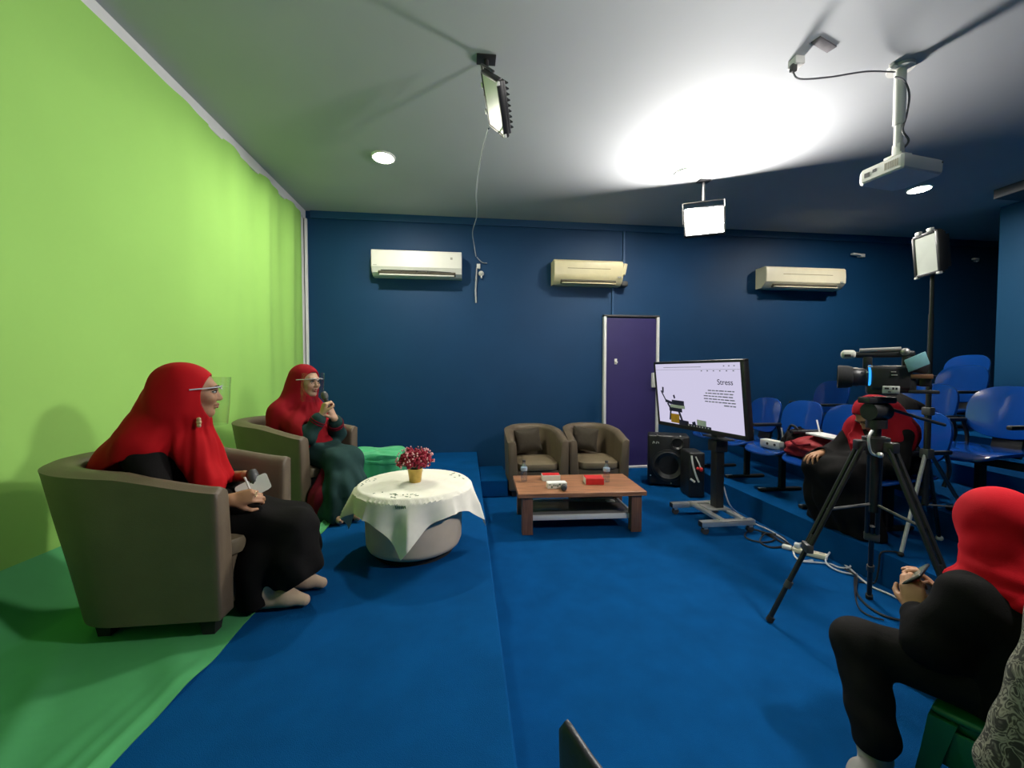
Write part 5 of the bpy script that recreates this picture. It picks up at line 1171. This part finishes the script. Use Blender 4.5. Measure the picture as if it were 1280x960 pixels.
# --- person in black behind the tripod, leaning forward
def person_tier():
    S = T1
    root = person('person in red headscarf and black dress leaning forward behind the tripod', (2.78, 2.37, S))
    hc = V(2.70, 2.325, 1.010); Fh = unit((-0.80, 0.22, -0.85)); R = basis(Fh); K = 0.96
    neck = V(2.79, 2.35, 0.955); chest = V(2.83, 2.36, 0.86); pel = V(2.93, 2.37, 0.725)
    shR, shL = V(2.80, 2.50, 0.900), V(2.78, 2.215, 0.900)
    elR, elL = V(2.66, 2.56, 0.72), V(2.70, 2.17, 0.72)
    wrR, wrL = V(2.515, 2.50, 0.730), V(2.60, 2.32, 0.735)
    knR, knL = V(2.50, 2.52, 0.63), V(2.47, 2.30, 0.63)
    hiR, hiL = V(2.90, 2.45, 0.71), V(2.90, 2.29, 0.71)
    anR, anL = V(2.72, 2.50, S + 0.08), V(2.72, 2.33, S + 0.08)
    sd = SDF(*bounds([hc + V(0, 0, 0.12), pel + V(0.06, 0, 0), shR, shL, knR, knL, anR - V(0.10, 0, 0.09), wrR - V(0.12, 0, 0), elR], 0.09), 0.0048)
    head(sd, hc, R, K, neck); limb(sd, [neck, chest, pel], [0.055, 0.095, 0.11], 0.05); limb(sd, [shR, shL], [0.05, 0.05], 0.04)
    for s_, e, w in ((shR, elR, wrR), (shL, elL, wrL)): limb(sd, [s_, e, w], [0.045, 0.037, 0.025])
    hand(sd, wrR, (-0.80, -0.15, -0.10), (0.05, 0.0, -1), -1, (22, 35, 25), 0.95, 20, 0.10)
    hand(sd, wrL, (-0.75, 0.25, -0.3), (-0.1, 0.2, -1), 1, (20, 30, 25), 0.95, 20, 0.05)
    for h_, k_, a_ in ((hiR, knR, anR), (hiL, knL, anL)): limb(sd, [h_, k_, a_], [0.072, 0.052, 0.034]); foot(sd, a_, V(-1, 0, 0), 0.19)
    sobj('body', sd, SKIN, root); face(root, hc, R, K)
    g = SDF(*bounds([shR, shL, pel + V(0.08, 0, 0), V(2.45, 2.62, S), V(2.45, 2.2, S), elR, V(2.6, 2.4, 0.95)], 0.13), 0.006)
    limb(g, [neck - V(0, 0, 0.03), chest, pel], [0.07, 0.115, 0.125], 0.05); limb(g, [shR, shL], [0.068, 0.068], 0.05)
    limb(g, [shR, elR, wrR], [0.064, 0.056, 0.042], 0.03); limb(g, [shL, elL, wrL], [0.064, 0.056, 0.042], 0.03)
    limb(g, [hiR, knR], [0.10, 0.085], 0.05); limb(g, [hiL, knL], [0.10, 0.085], 0.05); limb(g, [pel, (knR + knL) / 2], [0.11, 0.08], 0.06)
    for kx, e in ((knR, V(2.655, 2.60, S + 0.03)), (knL, V(2.64, 2.30, S + 0.03)), ((knR + knL) / 2, V(2.63, 2.46, S + 0.03))): limb(g, [kx, kx * 0.45 + e * 0.55, e], [0.085, 0.095, 0.112], 0.07)
    ag = lambda X, Y: np.arctan2(Y - 2.42, X - 2.75)
    g.warp(lambda X, Y, Z: 0.009 * np.sin(ag(X, Y) * 14 + Z * 4) * SSTEP(0.62 - Z, 0, 0.2) + 0.003 * np.sin(X * 30 + Y * 24 + Z * 36)); g.cut(lambda X, Y, Z: S + 0.006 - Z + 0 * X)
    g.cone(wrR, wrR + V(-0.12, -0.02, -0.02), 0.036, 0.06, 0.0, 'sub')
    sobj('dress', g, BCLOTH, root)
    h = SDF(*bounds([hc + V(0, 0, 0.13), V(2.92, 2.55, 0.72), V(2.62, 2.15, 0.68)], 0.09), 0.005)
    P = lambda x, y, z: hc + R @ (V(x, y, z) * K)
    h.ell(P(-0.020, 0, 0.024), (0.112, 0.092, 0.110), R, 0); h.ell(P(-0.01, 0, -0.045), (0.090, 0.083, 0.095), R, 0.03)
    limb(h, [P(-0.05, 0, -0.03), V(2.84, 2.36, 0.92)], [0.085, 0.12], 0.06)
    for y in (2.48, 2.24): limb(h, [P(-0.05, 0, -0.05), V(2.80, y, 0.905), V(2.77, y, 0.84)], [0.075, 0.085, 0.085], 0.07)
    limb(h, [P(0.0, 0, -0.11), V(2.70, 2.35, 0.84), V(2.68, 2.35, 0.72)], [0.07, 0.085, 0.07], 0.06)
    h.warp(lambda X, Y, Z: SSTEP(0.95 - Z, 0, 0.08) * 0.007 * np.sin(np.arctan2(Y - 2.33, X - 2.72) * 12 + Z * 6))
    h.ell(P(0.132, 0, -0.006), (0.103, 0.125, 0.102), R, 0.008, 'sub'); h.cut(lambda X, Y, Z: 0.80 - 0.9 * np.clip(2.74 - X, 0, 0.10) - Z + 0 * Y)
    sobj('headscarf', h, REDD, root)
person_tier()

# --- person at the lower right, on a green stool with a phone
def person_stool():
    root = person('person in bright red headscarf seen from behind on a green stool with phone', (1.60, 1.02, 0))
    f = unit((-0.55, 0.83, 0)); l = V(-f[1], f[0], 0)
    hc = V(1.645, 1.030, 0.805); Fh = unit((0.50, 0.85, -0.40)); R = basis(Fh); K = 1.0
    neck = V(1.625, 0.985, 0.70); chest = V(1.655, 0.965, 0.56); pel = V(1.655, 0.945, 0.375)
    shL, shR = V(1.500, 0.985, 0.615), V(1.79, 1.035, 0.62)
    elL, elR = V(1.440, 1.040, 0.455), V(1.82, 1.18, 0.46)
    wrL, wrR = V(1.500, 1.130, 0.490), V(1.665, 1.205, 0.480)
    hiL, hiR = V(1.585, 0.955, 0.36), V(1.71, 1.00, 0.36)
    knL, knR = V(1.365, 1.205, 0.350), V(1.90, 1.32, 0.36)
    anL, anR = V(1.300, 1.085, 0.085), V(1.92, 1.30, 0.085)
    sd = SDF(*bounds([hc + V(0, 0, 0.13), pel - V(0, 0.08, 0), shL, shR, knL - V(0.03, 0, 0), knR, anL - V(0.05, 0, 0.09), anR + V(0, 0.18, 0), elL, elR], 0.09), 0.0048)
    head(sd, hc, R, K, neck); limb(sd, [neck, chest, pel], [0.055, 0.10, 0.115], 0.05); limb(sd, [shL, shR], [0.05, 0.05], 0.04)
    for s_, e, w in ((shL, elL, wrL), (shR, elR, wrR)): limb(sd, [s_, e, w], [0.045, 0.038, 0.025])
    hand(sd, wrL, (0.28, 0.42, 0.85), (0.80, 0.30, -0.35), 1, (30, 45, 35), 0.95, 25)
    hand(sd, wrR, (-0.35, -0.05, 0.90), (-0.6, 0.2, -0.2), -1, (30, 45, 35), 0.95, 25)
    for h_, k_, a_ in ((hiL, knL, anL), (hiR, knR, anR)): limb(sd, [h_, k_, a_], [0.075, 0.054, 0.036])
    foot(sd, anL, V(-0.9, -0.4, 0), 0.21); foot(sd, anR, f, 0.21)
    sobj('body', sd, SKIN, root); face(root, hc, R, K)
    for a_, d_ in ((anL, V(-0.9, -0.4, 0)), (anR, f)):
        fs = SDF(*bounds([a_ - V(0.22, 0.22, 0.09), a_ + V(0.22, 0.22, 0.12)], 0.04), 0.0045)
        fs.cone(a_ + V(0, 0, 0.03), a_, 0.043, 0.042, 0.01); foot(fs, a_, d_, 0.215)
        fs.warp(lambda X, Y, Z: -0.0022 + 0 * X); fs.cut(lambda X, Y, Z: 0.002 - Z + 0 * X); sobj('sock', fs, GSOCK, root)
    tr = SDF(*bounds([pel - V(0.0, 0.1, 0.05), knL - V(0.06, 0, 0), knR, anL, anR, hiR + V(0.1, 0, 0)], 0.10), 0.0055)
    for h_, k_, a_ in ((hiL, knL, anL), (hiR, knR, anR)): limb(tr, [h_, k_, a_ + V(0, 0, 0.045)], [0.096, 0.073, 0.062], 0.03)
    limb(tr, [hiL, hiR], [0.095, 0.095], 0.05)
    tr.warp(lambda X, Y, Z: 0.0035 * np.sin(Z * 60 + X * 25) * SSTEP(0.30 - Z, 0, 0.1)); tr.cut(lambda X, Y, Z: 0.092 - Z + 0 * X); sobj('trousers', tr, BCLOTH2, root)
    j = SDF(*bounds([neck, pel - V(0.08, 0.1, 0.10), shL, shR, elL, elR, wrL, wrR, V(1.80, 0.85, 0.3)], 0.10), 0.0055)
    limb(j, [neck - V(0, 0, 0.03), chest, V(1.665, 0.945, 0.42), pel - V(0, 0, 0.02)], [0.075, 0.130, 0.140, 0.145], 0.06); limb(j, [shL, shR], [0.072, 0.072], 0.06)
    for dd in (-0.06, 0.07): limb(j, [chest + l * dd, pel + l * dd - V(0, 0, 0.02)], [0.115, 0.130], 0.06)
    limb(j, [shL, elL, elL * 0.12 + wrL * 0.88], [0.078, 0.070, 0.046], 0.04); limb(j, [shR, elR, elR * 0.12 + wrR * 0.88], [0.070, 0.060, 0.042], 0.03)
    j.warp(lambda X, Y, Z: 0.004 * np.sin(X * 28 + Z * 34) * np.sin(Y * 22 + Z * 12)); j.cut(lambda X, Y, Z: 0.285 - Z + 0 * X); sobj('jacket', j, BCLOTH, root)
    h = SDF(*bounds([hc + V(0, 0, 0.14), V(1.84, 1.05, 0.60), V(1.50, 0.85, 0.60)], 0.09), 0.0045)
    P = lambda x, y, z: hc + R @ (V(x, y, z) * K)
    h.ell(P(-0.020, 0, 0.020), (0.113, 0.096, 0.112), R, 0); h.ell(P(-0.012, 0, -0.03), (0.098, 0.088, 0.090), R, 0.02)
    h.warp(lambda X, Y, Z: 0.003 * np.sin((X * 0.8 + Y * 0.5) * 60) * SSTEP(hc[2] + 0.08 - Z, 0, 0.08))
    limb(h, [P(-0.055, -0.03, 0.0), V(1.70, 0.965, 0.735), V(1.80, 1.0, 0.665)], [0.070, 0.080, 0.085], 0.025)
    limb(h, [P(-0.055, 0.02, -0.06), V(1.62, 0.945, 0.700), V(1.585, 0.94, 0.665)], [0.060, 0.085, 0.082], 0.03)
    limb(h, [P(-0.03, 0.03, -0.08), V(1.565, 0.985, 0.668), V(1.535, 1.01, 0.650)], [0.070, 0.066, 0.055], 0.03)
    limb(h, [V(1.56, 0.955, 0.668), V(1.70, 0.93, 0.655), V(1.80, 0.98, 0.650)], [0.068, 0.085, 0.08], 0.03)
    h.warp(lambda X, Y, Z: SSTEP(0.74 - Z, 0, 0.05) * 0.004 * np.sin((Z + 0.25 * X) * 95))
    h.warp(lambda X, Y, Z: -0.013 * SSTEP(0.675 + 1.04 * (0.993 * X - 0.115 * Y - 1.40) - Z, -0.005, 0.005))
    h.ell(P(0.135, 0, -0.006), (0.103, 0.125, 0.102), R, 0.008, 'sub'); h.cut(lambda X, Y, Z: 0.625 - Z - 0.10 * (X - 1.6) + 0 * Y); sobj('headscarf', h, REDB, root)
    return wrL, wrR
person_stool()
t = thing('phone', 'dark mobile phone held by the person in the bright red headscarf', 'phone', (1.580, 1.200, 0.580), 0.5)
R_ = RM(-0.85, 0, 0)
b = box(new(), (0, 0, 0), (0.145, 0.075, 0.008), 0.004, 3); bmesh.ops.transform(b, matrix=R_, verts=b.verts); obj('phone_body', b, BPLAST, t)
b = box(new(), (0, 0, 0.0044), (0.130, 0.066, 0.001)); bmesh.ops.transform(b, matrix=R_, verts=b.verts); obj('phone_screen', b, mat('grey_green_screen', (0.16, 0.20, 0.17), 0.2, var=0.5, scale=60), t)
def stool(label, loc, rz, h=0.27):
    t = thing('plastic_stool', label, 'stool', loc, rz)
    obj('seat', box(box(new(), (0, 0, h - 0.012), (0.30, 0.30, 0.024), 0.010, 3), (0, 0, h - 0.04), (0.27, 0.27, 0.04), 0.008), GPLAST, t)
    for sx, sy in ((-1, -1), (1, -1), (1, 1), (-1, 1)):
        R0 = lambda z: Vector((sx * (0.120 + (h - z) * 0.16), sy * (0.120 + (h - z) * 0.16), z)); rings = []
        for z, w in ((h - 0.03, 0.030), (h * 0.5, 0.024), (0.0, 0.020)):
            p = R0(z); rings.append([p + Vector((a * w, b_ * w, 0)) for a, b_ in ((-1, -1), (1, -1), (1, 1), (-1, 1))])
        obj('leg', loft(new(), rings), GPLAST, t, smooth=False)
    for k in range(4):
        a = k * PI / 2; b = box(new(), (0.150 , 0, h * 0.62), (0.012, 0.25, h * 0.42), 0.004); bmesh.ops.transform(b, matrix=RM(0, 0, a), verts=b.verts); obj('side_panel', b, GPLAST, t)
    return t
stool('low green plastic stool under the person in the bright red headscarf', (1.62, 0.955, 0), 0.45, 0.275)

# --- person in patterned shirt at the lower right corner
def person_batik():
    root = person('person in grey patterned shirt, only arm and side showing in the lower right corner', (1.26, 0.55, 0))
    hc = V(1.44, 0.60, 1.02); R = basis(unit((0.5, 0.85, -0.1)))
    neck = V(1.42, 0.57, 0.89); chest = V(1.42, 0.555, 0.73); pel = V(1.42, 0.50, 0.50)
    shL, shR = V(1.262, 0.640, 0.800), V(1.56, 0.48, 0.79)
    elL, elR = V(1.200, 0.680, 0.430), V(1.70, 0.46, 0.54); wrL, wrR = V(1.42, 0.690, 0.50), V(1.80, 0.58, 0.50)
    hiL, hiR = V(1.36, 0.54, 0.49), V(1.47, 0.44, 0.49); knL, knR = V(1.76, 0.62, 0.46), V(1.80, 0.44, 0.46); anL, anR = V(1.75, 0.61, 0.085), V(1.79, 0.43, 0.085)
    sd = SDF(*bounds([hc + V(0, 0, 0.13), pel - V(0, 0.1, 0), elL, elR, knL, knR, anL - V(0, 0, 0.09), anR + V(0.15, 0.25, 0), anL + V(0.1, 0.2, 0)], 0.09), 0.006)
    head(sd, hc, R, 1.0, neck); limb(sd, [neck, chest, pel], [0.055, 0.105, 0.12], 0.05); limb(sd, [shL, shR], [0.055, 0.055], 0.04)
    for s_, e, w in ((shL, elL, wrL), (shR, elR, wrR)): limb(sd, [s_, e, w], [0.048, 0.04, 0.027])
    hand(sd, wrL, (0.9, 0.3, 0), (0.2, 0, -1), 1); hand(sd, wrR, (0.2, 0.9, 0), (-0.2, 0, -1), -1)
    for h_, k_, a_ in ((hiL, knL, anL), (hiR, knR, anR)): limb(sd, [h_, k_, a_], [0.075, 0.055, 0.037]); foot(sd, a_, V(0.95, 0.3, 0), 0.21)
    sobj('body', sd, SKIN, root); face(root, hc, R, 1.0)
    g = SDF(*bounds([neck, pel - V(0.1, 0.1, 0.12), elL, elR, shL, shR, wrL], 0.11), 0.006)
    limb(g, [neck - V(0, 0, 0.04), chest, pel], [0.07, 0.130, 0.150], 0.05); limb(g, [shL, shR], [0.075, 0.075], 0.06)
    limb(g, [shL, elL, elL * 0.3 + wrL * 0.7], [0.080, 0.074, 0.058], 0.03); limb(g, [shR, elR, elR * 0.3 + wrR * 0.7], [0.080, 0.074, 0.058], 0.03)
    limb(g, [shL + V(0.04, -0.02, -0.05), V(1.31, 0.58, 0.47), V(1.31, 0.58, 0.40)], [0.08, 0.11, 0.12], 0.06); limb(g, [chest, V(1.46, 0.50, 0.42)], [0.13, 0.14], 0.06)
    g.warp(lambda X, Y, Z: 0.005 * np.sin(X * 30 + Z * 26) * np.sin(Y * 24 - Z * 18)); g.cut(lambda X, Y, Z: 0.35 - Z + 0 * X); sobj('shirt', g, BATIK, root)
    tr = SDF(*bounds([pel - V(0, 0.08, 0), knL, knR, anL, anR], 0.12), 0.007)
    for h_, k_, a_ in ((hiL, knL, anL), (hiR, knR, anR)): limb(tr, [h_, k_, a_ + V(0, 0, 0.03)], [0.100, 0.075, 0.062], 0.03)
    limb(tr, [hiL, hiR], [0.1, 0.1], 0.05); tr.cut(lambda X, Y, Z: 0.06 - Z + 0 * X); sobj('trousers', tr, BCLOTH, root)
    hh = SDF(*bounds([hc, neck], 0.16), 0.005); P = lambda x, y, z: hc + R @ V(x, y, z)
    hh.ell(P(-0.02, 0, 0.02), (0.112, 0.092, 0.112), R, 0); limb(hh, [P(-0.03, 0, -0.05), neck - V(0, 0, 0.02)], [0.085, 0.10], 0.05); hh.ell(P(0.105, 0, -0.008), (0.083, 0.064, 0.100), R, 0.01, 'sub'); hh.cut(lambda X, Y, Z: 0.86 - Z + 0 * X); sobj('headscarf', hh, BCLOTH2, root)
person_batik()
stool('green plastic stool under the person in the patterned shirt, beyond the picture', (1.42, 0.48, 0), 0.1, 0.37)

# --- dark chair whose back corner pokes into the bottom of the picture
t = thing('leather_chair', 'dark grey leather chair, only its pointed back corner showing at the bottom edge', 'chair', (0.338, 0.515, -0.012), math.radians(-63))
bk = plate(new(), 0.50, 0.30, 0.012, 0.050, 12.0, lambda x, y: 0.8 * x * x, M=Matrix.Translation((0, 0.0, 0.475)) @ RM(PI / 2 + 0.06, 0, 0))
for v in bk.verts:
    e = abs(v.co.x) / 0.25
    if v.co.z > 0.475: v.co.z += (v.co.z - 0.475) / 0.15 * (0.045 * max(0, e - 0.35) ** 1.5 * 2.0 + 0.060 * max(0, (e - 0.60) / 0.40) ** 1.5 - 0.040)
LEATH = mat('dark_grey_leather', (0.055, 0.055, 0.058), 0.38, var=0.12, scale=18, bump=0.1, bscale=200)
obj('backrest', bk, LEATH, t)
obj('seat', plate(new(), 0.48, 0.46, 0.05, 0.085, 5, None, M=Matrix.Translation((0, -0.235, 0.30))), LEATH, t)
obj('column', cyl(new(), (0, -0.2, 0.05), (0, -0.2, 0.27), 0.03), DSTEEL, t)
obj('back_strut', tube(new(), [(0, -0.15, 0.25), (0, 0.035, 0.25), (0, 0.045, 0.42)], 0.018, 10), DSTEEL, t)
for k in range(5):
    a = k * 2 * PI / 5; l_ = obj('base_arm', tube(new(), [(0, -0.2, 0.075), (0.19 * math.cos(a), -0.2 + 0.19 * math.sin(a), 0.055)], 0.016, 8), DSTEEL, t)
    obj('caster', ball(new(), (0.19 * math.cos(a), -0.2 + 0.19 * math.sin(a), 0.039), 0.026, 12), BMATTE, l_)

# ------------------------------------------------------------------ light, camera, view
w = bpy.data.worlds.new('world'); SC.world = w; w.use_nodes = True
w.node_tree.nodes['Background'].inputs['Color'].default_value = (0.5, 0.55, 0.65, 1); w.node_tree.nodes['Background'].inputs['Strength'].default_value = 0.05
cam = bpy.data.cameras.new('camera'); co = bpy.data.objects.new('camera', cam); COL.objects.link(co)
cam.sensor_width = 36.0; cam.lens = FPX / 1280 * 36.0; cam.clip_start = 0.02
co.location = (0, 0, H_EYE); co.rotation_euler = (PI / 2 - PH, 0, -TH); SC.camera = co
SC.view_settings.view_transform = 'Standard'; SC.view_settings.look = 'None'; SC.view_settings.gamma = 1.0; SC.view_settings.use_curve_mapping = False
SC.view_settings.exposure = 0.0
SC.cycles.use_denoising = True; SC.cycles.max_bounces = 8; SC.cycles.diffuse_bounces = 5; SC.cycles.transparent_max_bounces = 16
SC.cycles.sample_clamp_indirect = 6.0; SC.cycles.caustics_reflective = False; SC.cycles.caustics_refractive = False
